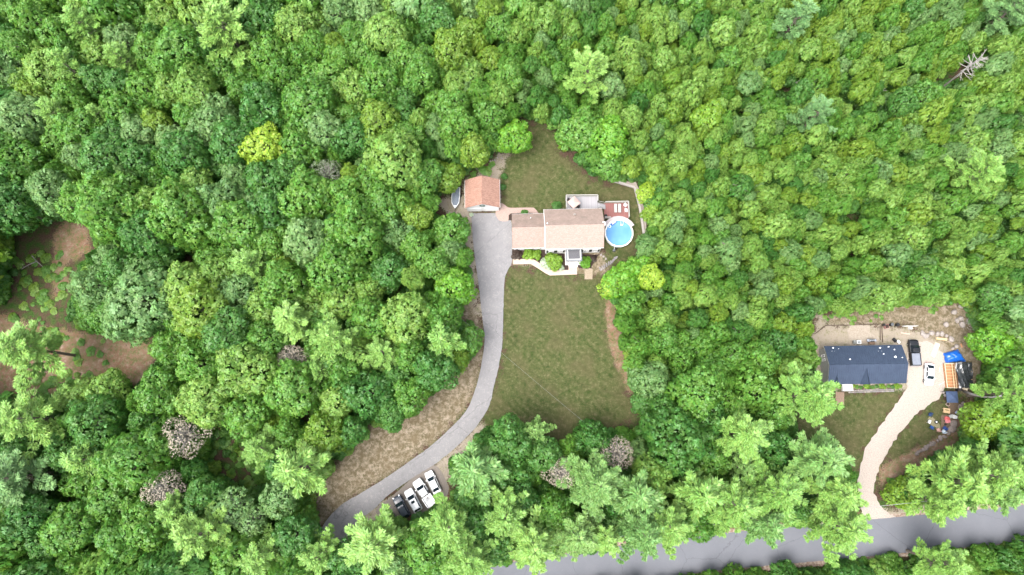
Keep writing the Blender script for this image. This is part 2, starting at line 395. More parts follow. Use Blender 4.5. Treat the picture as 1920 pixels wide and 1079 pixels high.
def ground_mat():
    m, nt, out = newmat("ground_cover")
    L = nt.links
    tc = N(nt, "ShaderNodeTexCoord"); vec = tc.outputs["Object"]
    n1 = noise(nt, .55, 5, .62, vec=vec); n2 = noise(nt, 3.5, 4, .6, vec=vec); n3 = noise(nt, 14, 3, .7, vec=vec); n4 = noise(nt, .16, 3, .5, vec=vec)
    nm = math_(nt, 'ADD', math_(nt, 'MULTIPLY', math_(nt, 'SUBTRACT', n1, .5), 5.0), math_(nt, 'MULTIPLY', math_(nt, 'SUBTRACT', n2, .5), 3.5))
    def fac(att):
        a = N(nt, "ShaderNodeAttribute", attribute_name=att)
        s = math_(nt, 'ADD', a.outputs["Fac"], nm)
        mr = N(nt, "ShaderNodeMapRange"); mr.interpolation_type = 'SMOOTHSTEP'
        mr.inputs["From Min"].default_value = -.6; mr.inputs["From Max"].default_value = .6
        L.new(s, mr.inputs["Value"]); return mr.outputs["Result"]
    # forest floor: brown litter with green weeds
    floor = mixc(nt, ramp(nt, n1, [(.42, (0, 0, 0)), (.62, (1, 1, 1))]), ramp(nt, n2, [(.3, (.055, .032, .024)), (.7, (.13, .085, .06))]), ramp(nt, n2, [(.3, (.025, .06, .012)), (.7, (.06, .13, .025))]))
    leafc = mixc(nt, ramp(nt, noise(nt, 1.3, 8, .85, vec=vec), [(.44, (0, 0, 0)), (.58, (1, 1, 1))]), ramp(nt, n4, [(.35, (.22, .115, .08)), (.65, (.24, .15, .105))]), ramp(nt, n1, [(.38, (.33, .25, .19)), (.55, (.10, .135, .04))]))
    n6 = noise(nt, 1.1, 8, .82, vec=vec)
    straw = mixc(nt, ramp(nt, n6, [(.42, (0, 0, 0)), (.58, (1, 1, 1))]), ramp(nt, n1, [(.35, (.35, .285, .225)), (.65, (.22, .18, .12))]), ramp(nt, n1, [(.3, (.075, .075, .028)), (.7, (.15, .115, .07))]))
    sand = mixc(nt, ramp(nt, noise(nt, .8, 8, .8, vec=vec), [(.5, (0, 0, 0)), (.62, (1, 1, 1))]), ramp(nt, n3, [(.25, (.24, .205, .165)), (.75, (.40, .345, .275))]), ramp(nt, n2, [(.38, (.33, .28, .21)), (.62, (.13, .15, .06))]))
    wv = N(nt, "ShaderNodeTexWave", Scale=.33, Distortion=2.2, Detail=2.0); wv.bands_direction = 'DIAGONAL'
    wv.inputs["Detail Scale"].default_value = .6
    L.new(vec, wv.inputs["Vector"])
    n5 = noise(nt, 1.2, 8, .82, vec=vec)
    g1 = ramp(nt, n1, [(.34, (.032, .060, .014)), (.5, (.066, .098, .027)), (.66, (.118, .118, .052))])
    g2 = ramp(nt, n5, [(.40, (.022, .042, .011)), (.47, (.055, .075, .022)), (.53, (.085, .078, .036)), (.61, (.175, .155, .085))])
    grass = mixc(nt, .62, g1, g2)
    grass = mixc(nt, math_(nt, 'MULTIPLY', wv.outputs["Fac"], .09), grass, (.19, .18, .09))
    grass = mixc(nt, ramp(nt, n4, [(.46, (0, 0, 0)), (.62, (.4, .4, .4))]), grass, (.115, .092, .05))
    c = mixc(nt, fac("d_leaf"), floor, leafc)
    c = mixc(nt, fac("d_straw"), c, straw)
    c = mixc(nt, fac("d_sand"), c, sand)
    c = mixc(nt, fac("d_lawn"), c, grass)
    finish(nt, out, c, .95, 0, math_(nt, 'ADD', n3, n2), .9, .12, .1)
    return m
GM = ground_mat()
nx, ny = len(xs), len(ys)
def ground_mesh(name, mask, zoff=0):
    ci = np.argwhere(mask)
    q = np.stack([ci[:, 0] * nx + ci[:, 1], ci[:, 0] * nx + ci[:, 1] + 1, (ci[:, 0] + 1) * nx + ci[:, 1] + 1, (ci[:, 0] + 1) * nx + ci[:, 1]], 1)
    u, inv = np.unique(q.ravel(), return_inverse=True)
    me = bpy.data.meshes.new(name); me.vertices.add(len(u)); co = gp[u].copy()
    me.vertices.foreach_set("co", co.astype(np.float32).ravel())
    n = len(q); me.loops.add(n * 4); me.loops.foreach_set("vertex_index", inv.astype(np.int32).ravel())
    me.polygons.add(n); me.polygons.foreach_set("loop_start", np.arange(0, n * 4, 4, dtype=np.int32)); me.polygons.foreach_set("loop_total", np.full(n, 4, np.int32))
    me.update()
    for nm_, arr in (("d_lawn", dl), ("d_straw", ds), ("d_sand", dn), ("d_leaf", df_)):
        a = me.attributes.new(nm_, 'FLOAT', 'POINT'); a.data.foreach_set("value", arr[u].astype(np.float32))
    me.materials.append(GM)
    return label(link(name, me), kind="structure")
cell = lambda a: a.reshape(ny, nx)[:-1, :-1]
gq = cell(gpx[:, 1]); gxq = cell(gpx[:, 0])
lawnm = cell(dl) > 0
north = lawnm & (gxq < 1300) & (gq < 450); south = lawnm & (gxq < 1300) & (gq >= 450); l3 = lawnm & (gxq >= 1300)
dirtm = (~lawnm) & (np.maximum.reduce([cell(ds), cell(dn)]) > 0)
leafm = (~lawnm) & (~dirtm) & (cell(df_) > 0)
for nm_, mk_, lb in (("lawn", north, "mown lawn behind the white house"), ("lawn", south, "long mown lawn below the white house"), ("lawn", l3, "patchy lawn below the grey house"),
                 ("dirt_ground", dirtm, "bare sandy and strawy ground along the drives"), ("leaf_litter_ground", leafm, "brown leaf-covered ground in the clearings"), ("forest_floor", ~(lawnm | dirtm | leafm), "brown forest floor with low weeds")):
    o = ground_mesh(nm_, mk_); o["label"] = lb
far = MB()
for (a, b, c_, d_) in ((-2000, x0, -2000, 2000), (x1, 2000, -2000, 2000), (x0, x1, -2000, y0), (x0, x1, y1, 2000)):
    far.add([(a, c_, 0), (b, c_, 0), (b, d_, 0), (a, d_, 0)], [(0, 1, 2, 3)])
o = far.build("ground", mat("far_forest_ground", (.06, .13, .03), (.03, .07, .018), .12, .95)); label(o, kind="structure")

def sheet(name, pxpoly, z, m, jit=.0, n=6, lab=None, closed_spline=True, kind="structure", thick=0):
    pts = spline(pxpoly, n) if closed_spline else [Vector(p) for p in pxpoly]
    W = [GP(p) for p in pts]
    if jit:
        out_ = []
        for i, p in enumerate(W):
            q = W[(i + 1) % len(W)]; k = max(1, int((q - p).length / .5))
            for j in range(k):
                r_ = p.lerp(q, j / k); out_.append(r_ + Vector((rng.normal(0, jit), rng.normal(0, jit), 0)))
        W = out_
    mb = MB(); mb.prism([(w.x, w.y) for w in W], z - max(thick, .03), z)
    o = mb.build(name, m)
    if lab: o["label"] = lab
    if kind: o["kind"] = kind
    return o

def asphalt(name, c1, c2, crack, streak, tarc=(.03, .03, .035)):
    m, nt, out = newmat(name)
    vec = N(nt, "ShaderNodeTexCoord").outputs["Object"]
    f1 = noise(nt, .25, 5, .6, vec=vec); f2 = noise(nt, 18, 3, .7, vec=vec); f3 = noise(nt, 1.6, 6, .7, vec=vec, dist=1.5)
    c = mixc(nt, .35, ramp(nt, f1, [(.3, c2), (.7, c1)]), ramp(nt, f2, [(.3, tuple(x * .7 for x in c1)), (.7, tuple(x * 1.35 for x in c1))]))
    c = mixc(nt, ramp(nt, f3, [(.54, (0, 0, 0)), (.60, (streak * .7,) * 3)]), c, (.33, .32, .32))
    f4 = noise(nt, .9, 5, .7, vec=vec, dist=.5)
    c = mixc(nt, ramp(nt, f4, [(.36, (streak * .5,) * 3), (.46, (0, 0, 0))]), c, tuple(x * .62 for x in c1))
    vo = N(nt, "ShaderNodeTexVoronoi", Scale=.075); vo.feature = 'DISTANCE_TO_EDGE'
    wv_ = nt.nodes.new("ShaderNodeVectorMath"); wv_.operation = 'ADD'
    nn = N(nt, "ShaderNodeTexNoise", Scale=.8, Detail=4.0); nt.links.new(vec, nn.inputs["Vector"])
    nt.links.new(vec, wv_.inputs[0]); nt.links.new(nn.outputs["Color"], wv_.inputs[1]); nt.links.new(wv_.outputs[0], vo.inputs["Vector"])
    cr = ramp(nt, vo.outputs["Distance"], [(0, (crack,) * 3), (.0045, (0, 0, 0))])
    c = mixc(nt, cr, c, tarc)
    finish(nt, out, c, .9, 0, f2, .4, .02, .2); return m
DRIVE = asphalt("old_asphalt", (.225, .22, .225), (.185, .18, .187), .35, .55)
ROAD = asphalt("road_asphalt", (.150, .156, .178), (.128, .134, .155), .5, .06, (.06, .06, .07))
LD = [(883.5,400),(888,460),(897,533),(904,593),(908.5,637),(903.5,680),(895,718),(885,747),(873,773),(840,807),(807,837),(757,873),(707,907),(673,927),(640,947),(613,975),(600,997),(585,1020),(566,1060),(545,1120)]
RD = [(935,400),(945,412),(958,412),(960,450),(960,490),(952,507),(946,527),(944,577),(943,620),(940,660),(933.5,694),(927,720),(920,753),(907,780),(887,807),(857,837),(820,867),(773,897),(730,927),(703,953),(667,982),(650,1006),(636,1035),(620,1080),(610,1150)]
sheet("driveway", [tuple(v) for v in spline(LD, 5, False)] + [tuple(v) for v in spline(RD, 5, False)][::-1], .035, DRIVE, .035, closed_spline=False, lab="long pale asphalt driveway curving down from the white garage")
sheet("parking_pull_off", [(742,925),(808,872),(838,905),(835,935),(800,962),(735,972),(705,958)], .02, mat("gravel_dark", (.23, .20, .175), (.15, .13, .115), 9, .95, bump=.6), .06, lab="bare gravel strip the cars are parked on")
CTR = [(2700,905),(2300,944),(1920,981.5),(1613,1010.5),(1280,1043),(930,1094),(700,1140),(450,1200),(100,1300)]
cw = [GP(v) for v in spline(CTR, 6, False)]
def offset_line(c, o):
    out_ = []
    for i, p in enumerate(c):
        t = (c[min(i + 1, len(c) - 1)] - c[max(i - 1, 0)]).normalized(); out_.append((p.x - t.y * o, p.y + t.x * o))
    return out_
e1 = offset_line(cw, 3.35); e2 = offset_line(cw, -3.35)
def dens(L_, j):
    o_ = []
    for a, b in zip(L_, L_[1:]):
        k = max(1, int(math.hypot(b[0] - a[0], b[1] - a[1]) / .5))
        for i in range(k): o_.append((a[0] + (b[0] - a[0]) * i / k + rng.normal(0, j), a[1] + (b[1] - a[1]) * i / k + rng.normal(0, j)))
    return o_
mb = MB(); mb.prism(dens(e1, .03) + dens(e2, .03)[::-1], .01, .05)
label(mb.build("road", ROAD), "grey asphalt road crossing the bottom right of the photo", kind="structure")
s1 = offset_line(cw, 4.2); s2 = offset_line(cw, -4.1)
mb = MB(); mb.prism(dens(s1, .16) + dens(s2, .16)[::-1], 0, .016)
label(mb.build("road_verge", mat("verge", (.40, .34, .28), (.16, .09, .065), 2.2, .95, bump=.5)), "sandy verge on both sides of the road", kind="structure")
GL = [B(1000,780),B(900,930),(1653,797),(1631,826),(1618,857),(1612,883),(1607,907),(1611,931),(1616,953),(1610,975),(1612,982)]
GR = [(1742,640),(1770,668),(1774,700),B(1340,722),B(1300,830),B(1200,910),B(1100,980),(1701,796),(1690,808),(1675,830),(1660,857),(1649,876),(1642,903),(1640,924),(1651,948),(1668,964),(1690,972),(1760,969)]
GRAV = mat("gravel_pale", (.40, .35, .31), (.24, .20, .17), 7, .95, bump=.6, lo=.28, hi=.58)
sheet("gravel_driveway", [(1703,640),(1700,680),(1702,725)] + [tuple(v) for v in spline(GL, 4, False)] + [tuple(v) for v in spline(GR, 4, False)][::-1], .025, GRAV, .13, closed_spline=False, lab="pale gravel driveway curving up to the grey house")
sheet("sand_yard", [D(700,300),D(1050,300),D(1060,430),D(1200,500),D(1200,640),D(760,600)], .012, mat("pale_sand", (.34, .30, .25), (.26, .215, .17), 3, .95), .15, lab="pale sandy yard behind the grey house")
PAVER = mat("paver_beige", (.50, .40, .33), (.40, .31, .25), 6, .85)
sheet("paved_path", [A(650,852),A(815,850),A(850,868),A(930,925),A(960,945),A(1000,948),A(1125,945),A(1125,880),A(1198,880),A(1198,983),A(965,992),A(930,975),A(870,935),A(800,893),A(650,897)], .07, PAVER, 0, closed_spline=False, lab="pale beige walkway to the front door of the white house")
PATIO = mat("paver_rose", (.38, .28, .24), (.28, .20, .175), 8, .85)
sheet("paved_patio", [A(540,375),A(575,385),A(600,405),A(640,412),A(800,410),A(835,418),A(865,455),A(865,475),A(640,475),A(620,460),A(612,520),A(545,525),A(515,500),A(500,450)], .06, PATIO, 0, n=5, lab="rose paver patio between the garage and the white house")
MULCH = mat("dark_mulch", (.055, .035, .028), (.028, .018, .015), 12, .98, bump=.8)
sheet("mulch_bed", [A(610,520),A(612,478),A(630,460),A(815,455),A(825,470),A(640,475),A(640,520)], .09, MULCH, .02, closed_spline=False, lab="dark mulch bed with edging above the garage wing")
sheet("mulch_bed", [A(640,770),A(1100,770),A(1125,900),A(1125,944),A(1000,946),A(960,943),A(915,912),A(850,866),A(815,849),A(640,849)], .05, MULCH, .02, closed_spline=False, lab="dark mulch bed along the front wall of the white house")
sheet("mulch_bed", [A(1240,810),A(1390,812),A(1350,860),A(1320,930),A(1210,930),A(1200,880)], .03, MULCH, .05, closed_spline=False, lab="mulch bed right of the front portico")
sheet("paved_pad", [A(1262,935),A(1330,935),A(1330,1025),A(1262,1025)], .05, mat("rough_pad", (.34, .28, .21), (.2, .16, .11), 8, .9), .02, closed_spline=False, lab="square stone pad on the lawn right of the walkway")
sheet("paved_pad", [B(395,800),B(468,805),B(470,910),B(400,908)], .05, mat("brick_pad", (.26, .18, .13), (.17, .12, .09), 10, .9), .02, closed_spline=False, lab="brown rectangular pad in the lawn below the grey house")
sheet("dirt_patch", [F(600,790),F(700,820),F(780,900),F(790,990),F(680,970),F(600,870)], .015, mat("trodden_dirt", (.26, .23, .15), (.17, .16, .09), 6, .95), .1, lab="trodden dirt ring round the fire pit")
sheet("dirt_patch", [F(930,530),F(1130,540),F(1180,700),F(1200,760),F(1060,840),F(1000,1000),F(900,1075),F(820,1000),F(820,760),F(950,740)], .018, mat("brown_dirt", (.16, .115, .08), (.10, .07, .05), 6, .95), .1, lab="brown dirt terrace below the navy canopy")
# ------------------------------------------------------------------ buildings
WHITE = mat("white_siding", (.80, .80, .79), (.74, .74, .73), 2, .6, bump=.05)
TRIM = mat("white_trim", (.82, .82, .81), (.78, .78, .77), 3, .5, bump=.05)
BLACK = mat("black_paint", (.02, .02, .022), (.014, .014, .015), 4, .5)
GLASSM = mat("dark_glass", (.03, .04, .05), (.02, .025, .03), 1, .35, spec=.25, bump=0)
def shingle(name, a, b, stain, amt):
    m, nt, out = newmat(name); vec = N(nt, "ShaderNodeTexCoord").outputs["Object"]
    br = N(nt, "ShaderNodeTexBrick", Scale=1.0); br.inputs["Brick Width"].default_value = .33; br.inputs["Row Height"].default_value = .15
    br.inputs["Mortar Size"].default_value = .008; br.inputs["Color1"].default_value = (*a, 1); br.inputs["Color2"].default_value = (*b, 1)
    br.inputs["Mortar"].default_value = (*[x * .6 for x in b], 1)
    sc_ = nt.nodes.new("ShaderNodeMapping"); sc_.inputs["Scale"].default_value = (1, 1.25, 0); nt.links.new(vec, sc_.inputs["Vector"]); nt.links.new(sc_.outputs[0], br.inputs["Vector"])
    f = noise(nt, .9, 6, .68, vec=vec); g = noise(nt, 7, 4, .7, vec=vec)
    c = mixc(nt, ramp(nt, g, [(.35, (0, 0, 0)), (.7, (.6, .6, .6))]), br.outputs["Color"], tuple(x * .62 for x in b))
    se = N(nt, "ShaderNodeSeparateXYZ"); nt.links.new(vec, se.inputs[0])
    nrt = math_(nt, 'MULTIPLY', math_(nt, 'ADD', math_(nt, 'GREATER_THAN', se.outputs["Y"], 0.0), .12), amt)
    fs = math_(nt, 'MULTIPLY', ramp(nt, f, [(.36, (.25, .25, .25)), (.66, (1, 1, 1))]), nrt)
    c = mixc(nt, fs, c, stain)
    finish(nt, out, c, .9, 0, g, .4, .03, .15); MATS[name] = m; return m
ROOF = shingle("roof_shingle_rose", (.44, .325, .28), (.34, .25, .215), (.19, .155, .13), .7)
ROOFG = shingle("roof_shingle_terracotta", (.46, .275, .215), (.30, .17, .13), (.3, .2, .16), .1)
SLATE = mat("porch_shingle", (.12, .12, .13), (.07, .07, .08), 8, .8)

def rectfit(c, z):
    w = [GP(p, z) for p in c]; ctr = sum(w, Vector()) / 4
    u = (w[1] - w[0]) + (w[2] - w[3]); a = math.atan2(u.y, u.x)
    L = ((w[1] - w[0]).length + (w[2] - w[3]).length) / 2; W = ((w[3] - w[0]).length + (w[2] - w[1]).length) / 2
    return ctr, a, L, W
def gable(root, L, W, ze, zr, oe, og, wallm, roofm, th=.16, axis='x', gutm=None):
    gutm = gutm or TRIM
    """ridge along local x (or y) ; L x W is the roof outline at the eaves"""
    m = MB(); l, w = L / 2 - og, W / 2 - oe; zw = ze + oe * (zr - ze) / (W / 2) - .02
    P = lambda x, y, z: (x, y, z) if axis == 'x' else (-y, x, z)
    prof = [(-w, 0), (w, 0), (w, zw), (0, zr - .03), (-w, zw)]
    m.loft([[P(s * l, y, z) for y, z in prof] for s in (-1, 1)])
    wall = m.build("wall", wallm, root)
    r = MB()
    for s in (-1, 1):
        a = [P(-L / 2, s * W / 2, ze), P(L / 2, s * W / 2, ze), P(L / 2, 0, zr), P(-L / 2, 0, zr)]
        b = [(p[0], p[1], p[2] + th) for p in a]
        r.add(a + b, [(4, 5, 6, 7) if s < 0 else (7, 6, 5, 4), (3, 2, 1, 0), (0, 1, 5, 4), (0, 4, 7, 3), (1, 2, 6, 5)])
    roof = r.build("roof", roofm, root)
    c = MB(); c.loft([[P(x, -.16, zr + th - .10), P(x, 0, zr + th + .035), P(x, .16, zr + th - .10)] for x in (-L / 2 - .01, L / 2 + .01)])
    c.build("ridge_cap", roofm, roof)
    for sx in (-1, 1):
        f = MB()
        for s in (-1, 1): f.beam(P(sx * (L / 2 - .03), s * (W / 2 - .02), ze - .10), P(sx * (L / 2 - .03), 0, zr - .10), .05, .2)
        f.build("gable_trim", TRIM, root)
    for s in (-1, 1):
        g = MB(); g.beam(P(-L / 2, s * (W / 2 + .015), ze + .0), P(L / 2, s * (W / 2 + .015), ze + .0), .09, .10); g.build("gutter", gutm, root)
    return wall, roof, zw, w
def window(root, x, y, z, w=.9, h=1.3, side=-1, shutters=True, horiz='x'):
    """on a wall facing -y (side=-1) or on a wall facing x (horiz='y')"""
    def bx(c, sz): return (c, sz) if horiz == 'x' else ((c[1], c[0], c[2]), (sz[1], sz[0], sz[2]))
    f = MB(); t = .08; yy = y + side * .04
    for cx_, cz, sx, sz in ((0, h / 2, w + 2 * t, t), (0, -h / 2, w + 2 * t, t), (-w / 2, 0, t, h - t), (w / 2, 0, t, h - t), (0, 0, w - t, .05)):
        c, s_ = bx((x + cx_, yy, z + cz), (sx, .08, sz)); f.box(c, s_)
    fr = f.build("window", TRIM, root)
    p = MB(); c, s_ = bx((x, y + side * .02, z), (w - t, .03, h - t)); p.box(c, s_); p.build("pane", GLASSM, fr)
    if shutters:
        for s in (-1, 1):
            q = MB(); c, s_ = bx((x + s * (w / 2 + .28), y + side * .035, z), (.36, .06, h + .1)); q.box(c, s_); q.build("shutter", BLACK, root)

# white house, main block
ctr, ang, L, W = rectfit([A(920, 765), A(1425, 755), A(1412, 417), A(915, 430)], 5.4)
house = thing("house", "two-storey white house with rose shingle roof and lower garage wing", "house", (ctr.x, ctr.y, 0), ang)
wall, roof, zw, wy = gable(house, L, W, 5.4, 8.2, .35, .3, WHITE, ROOF)
for s in (-1, 1):
    m = MB(); m.beam((-L / 2 - .03, s * (W / 2), 5.4 + .09), (-L / 2 - .03, 0, 8.2 + .09), .09, .2); m.build("rake_trim", TRIM, house)
hm = Matrix.Translation((ctr.x, ctr.y, 0)) @ Matrix.Rotation(ang, 4, 'Z'); him = hm.inverted()
yf = -wy
for X in (980, 1056, 1171, 1276, 1355):
    lx = (him @ GP(A(X, 770), 4.6)).x; window(house, lx, yf, 4.45)
for X in (975, 1052, 1274, 1350):
    lx = (him @ GP(A(X, 792), 1.6)).x; window(house, lx, yf, 1.75, 1.0, 1.5)
px_ = (him @ GP(A(1171, 830), 3.0)).x
m = MB(); m.box((px_, yf - .03, 1.35), (1.0, .06, 2.1)); dr = m.build("door", mat("door_dark", (.09, .03, .03), (.07, .02, .02), 3, .4), house)
m = MB(); m.box((px_ + .38, yf - .09, 1.3), (.05, .06, .12)); m.build("handle", mat("brass", (.5, .38, .15), (.4, .3, .1), 3, .3, 1), dr)
for X in (-4.2, -1, 2.2): window(house, X, wy, 4.4, side=1, shutters=False)
window(house, 0, L / 2 - .3, 3.0, side=1, shutters=False, horiz='y')
m = MB(); m.box((0, 0, .15), (L - .5, 2 * wy + .1, .3)); m.build("foundation", mat("concrete", (.42, .41, .39), (.33, .32, .3), 4, .9), house)
m = MB(); v = him @ GP(A(942, 548), 8.0); m.tube([(v.x, v.y, 7.2), (v.x, v.y, 8.5)], .12, 10); m.build("vent_pipe", TRIM, house)
m = MB(); v = him @ GP(A(1175, 470), 6.8); m.box((v.x, v.y, 7.05), (.4, .3, .25)); m.build("vent_box", mat("roof_vent", (.3, .27, .24), None, 4, .7), house)
m = MB(); m.box((L / 2 - .08, .2, 4), (.42, .7, 8.0)); ch = m.build("chimney", WHITE, house)
m = MB(); m.box((L / 2 - .08, .2, 8.06), (.5, .8, .1)); m.build("chimney_cap", TRIM, ch)
# portico
pc = him @ GP(A(1172, 815), 3.3); pe = him @ GP(A(1172, 868), 3.3); pw = (GP(A(1240, 815), 3.2) - GP(A(1103, 815), 3.2)).length
yo = pe.y; pd = yf - yo
m = MB(); m.box((px_, yf - pd / 2, 3.1), (pw, pd, .24)); po = m.build("porch_roof", mat("porch_grey", (.16, .17, .19), (.12, .13, .15), 4, .6), house)
m = MB(); m.box((px_, yf - pd / 2 + .1, 3.34), (pw - .75, pd - .75, .22)); m.build("roof_shingles", SLATE, po)
m = MB()
for s in (-1, 1): m.box((px_ + s * (pw / 2 - .33), yf - pd / 2 + .05, 3.40), (.14, pd - .45, .36))
m.box((px_, yo + .30, 3.402), (pw - .56, .14, .36)); m.build("parapet", TRIM, po)
for s in (-1, 1):
    m = MB(); m.tube([(px_ + s * (pw / 2 - .3), yo + .3, .4), (px_ + s * (pw / 2 - .3), yo + .3, 2.97)], [.14, .11], 12); m.build("column", TRIM, house)
m = MB(); m.box((px_, yf - pd / 2, .2), (pw, pd + .3, .4)); m.box((px_, yo - .35, .1), (1.9, .45, .2)); m.build("porch_step", mat("porch_floor", (.6, .58, .55), (.5, .48, .46), 4, .7), house)

# wing
wc, wa, WL, WW = rectfit([A(645, 760), A(930, 755), A(930, 460), A(638, 468)], 2.9)
wp = him @ Vector((wc.x, wc.y, 0))
class Off(MB): pass
wing = thing("garage_wing", "x", "x")  # temporary holder to shape the wing, then merged under the house
w2, r2, zw2, wy2 = gable(wing, WL, WW, 2.9, 5.7, .3, .25, WHITE, ROOF)
for X in (717, 853):
    wm = (Matrix.Translation((wc.x, wc.y, 0)) @ Matrix.Rotation(wa, 4, 'Z')).inverted()
    lx = (wm @ GP(A(X, 762), 2.2)).x; window(wing, lx, -wy2, 1.75, 1.0, 1.3)
m = MB(); v = wm @ GP(A(800, 500), 4.2); m.tube([(v.x, v.y, 3.6), (v.x, v.y, 4.7)], .08, 8); m.build("vent_pipe", TRIM, wing)
for s in (-1, 1):
    m = MB(); m.box((-WL / 2 + .22, s * 1.75, 1.15), (.06, 2.5, 2.1)); gd = m.build("garage_door", TRIM, wing)
    for k in range(3):
        m = MB(); m.box((-WL / 2 + .185, s * 1.75, .5 + k * .55), (.02, 2.4, .04)); m.build("panel_line", mat("trim_grey", (.6, .6, .6)), gd)
bpy.context.view_layer.update()
rel = Matrix.Translation(wp) @ Matrix.Rotation(wa - ang, 4, 'Z')
for ch_ in list(wing.children):
    ch_.parent = house; ch_.matrix_parent_inverse = Matrix.Identity(4); ch_.matrix_basis = rel @ ch_.matrix_basis
bpy.data.objects.remove(wing)
if True:
    w2["label"] = "white wall of the low garage wing"; r2["label"] = "stained rose roof of the low garage wing"

# detached garage
gc, ga, gL, gW = rectfit([A(240, 415), A(537, 410), A(533, 170), A(234, 176)], 3.0)
gar = thing("garage", "small white detached garage with terracotta shingle roof and round gable ornament", "garage", (gc.x, gc.y, 0), ga)
gw, gr, gz, gwy = gable(gar, gW, gL, 3.0, 5.6, .3, .25, WHITE, ROOFG, axis='y')
yf2 = -(gW / 2 - .25)
for s in (-1, 1):
    m = MB(); m.box((s * 1.6, yf2 - .03, 1.1), (2.6, .06, 2.15)); gd = m.build("garage_door", TRIM, gar)
    for k in range(3):
        q = MB(); q.box((s * 1.6, yf2 - .07, .5 + k * .53), (2.5, .02, .04)); q.build("panel_line", mat("trim_grey", (.6, .6, .6)), gd)
m = MB(); ring = [(.52 * math.cos(t), yf2 - .1, 4.0 + .46 * math.sin(t)) for t in np.linspace(0, 2 * math.pi, 25)]
m.tube(ring, .10, 8, cap=False); m.build("gable_ornament", mat("ornament_green", (.10, .15, .13), (.07, .1, .09), 9, .8), gar)
for s in (-1, 1):
    for k in range(2): window(gar, -1 + 2 * k, s * (gL / 2 - .3), 1.7, .7, .9, side=s, shutters=False, horiz='y')

# ------------------------------------------------------------------ grey house
hc, ha, hL, hW = rectfit([B(335, 737), B(1003, 722), B(960, 402), B(290, 410)], 3.2)
gh = thing("house", "long grey single-storey house with a navy metal roof", "house", (hc.x, hc.y, 0), ha)
GREYW = mat("grey_siding", (.40, .40, .39), (.34, .34, .335), 2, .7, bump=.08)
NAVY = mat("navy_metal_roof", (.052, .074, .118), (.042, .060, .100), 1.2, .45, .3, bump=.03)
gwl, grf, gzw, gwy_ = gable(gh, hL, hW, 3.2, 4.75, .35, .3, GREYW, NAVY, th=.1, gutm=NAVY)
him2 = (Matrix.Translation((hc.x, hc.y, 0)) @ Matrix.Rotation(ha, 4, 'Z')).inverted()
m = MB(); sl_ = math.atan2(1.55, hW / 2); ln = math.hypot(1.55, hW / 2)
for i in range(int(hL / .42) + 1):
    x = -hL / 2 + .05 + i * .42
    for s in (-1, 1):
        m.box((x, s * hW / 4, 3.2 + .775 + .1 + .015), (.09, ln, .10), rx=-s * sl_)
o = m.build("roof_rib", NAVY, gh); o["kind"] = "stuff"
NAVY2 = NAVY
def crossgable(X0, Y0, Xl, Xr, zrr, nm):
    top = him2 @ GP(B(X0, Y0), zrr); a = him2 @ GP(B(Xl, 733), 3.3); b = him2 @ GP(B(Xr, 729), 3.3)
    ye = -hW / 2 - .02; xm = top.x; hw = max(.5, (b.x - a.x) / 2)
    ym = -(4.85 - zrr) / 1.55 * hW / 2
    m = MB()
    m.add([(xm, ym, zrr), (xm, ye - .15, zrr), (xm - hw, ye - .15, 3.34), (xm + hw, ye - .15, 3.34), (xm, ye + .02, zrr - .1), (xm - hw, ye + .02, 3.3), (xm + hw, ye + .02, 3.3)],
          [(0, 2, 1), (0, 1, 3), (4, 1, 2, 5), (4, 6, 3, 1)])
    g_ = m.build("gable_dormer", NAVY, gh)
    m = MB(); m.add([(xm - hw + .1, ye + .03, 3.2), (xm + hw - .1, ye + .03, 3.2), (xm, ye + .03, zrr - .12), (xm - hw + .1, ye + .2, 3.2), (xm + hw - .1, ye + .2, 3.2), (xm, ye + .2, zrr - .12)], [(0, 1, 2), (3, 5, 4), (0, 2, 5, 3), (1, 4, 5, 2)])
    m.build("gable_face", WHITE, g_)
crossgable(662, 588, 622, 706, 4.55, "a"); crossgable(410, 645, 396, 436, 4.15, "b")
ventm = mat("vent_white", (.75, .78, .8), (.6, .65, .7), 5, .5)
for X, Y, s in ((382, 422, .2), (432, 429, .12), (785, 422, .2), (860, 413, .16), (905, 437, .16), (805, 476, .15), (897, 503, .28), (957, 508, .14), (508, 523, .18), (372, 450, .07), (396, 449, .07), (770, 450, .07), (797, 450, .07)):
    s *= .75; v = him2 @ GP(B(X, Y), 4.2); zz = 3.2 + .1 + 1.55 * (1 - abs(v.y) / (hW / 2))
    m = MB(); m.tube([(v.x, v.y, zz - .1), (v.x, v.y, zz + .2 + s)], s * .6, 9)
    if s > .1: m.tube([(v.x, v.y, zz + .2 + s), (v.x, v.y, zz + .28 + s)], s, 9)
    m.build("roof_vent", ventm, gh)
for Y in (490, 525):
    v = him2 @ GP(B(287, Y), 2.2); window(gh, v.y, -(hL / 2 - .3), 1.9, .45, 1.2, shutters=False, horiz='y')
for x in (-6, -2.5, 2, 5.5): window(gh, x, -gwy_, 1.9, 1.0, 1.2, shutters=False)
for x in (-5, 0, 4): window(gh, x, gwy_, 1.9, .9, 1.0, side=1, shutters=False)
v = him2 @ GP(B(490, 760), .4)
m = MB()
for k in range(4): m.box((v.x, -hW / 2 - .1 - k * .34, .62 - k * .15), (1.8, .36, .12))
m.box((v.x - .95, -hW / 2 - .6, .65), (.08, 1.4, .7)); m.box((v.x + .95, -hW / 2 - .6, .65), (.08, 1.4, .7))
m.build("front_steps", TRIM, gh)
m = MB(); m.box((v.x, -gwy_ - .03, 1.4), (.9, .06, 2.0)); m.build("door", WHITE, gh)
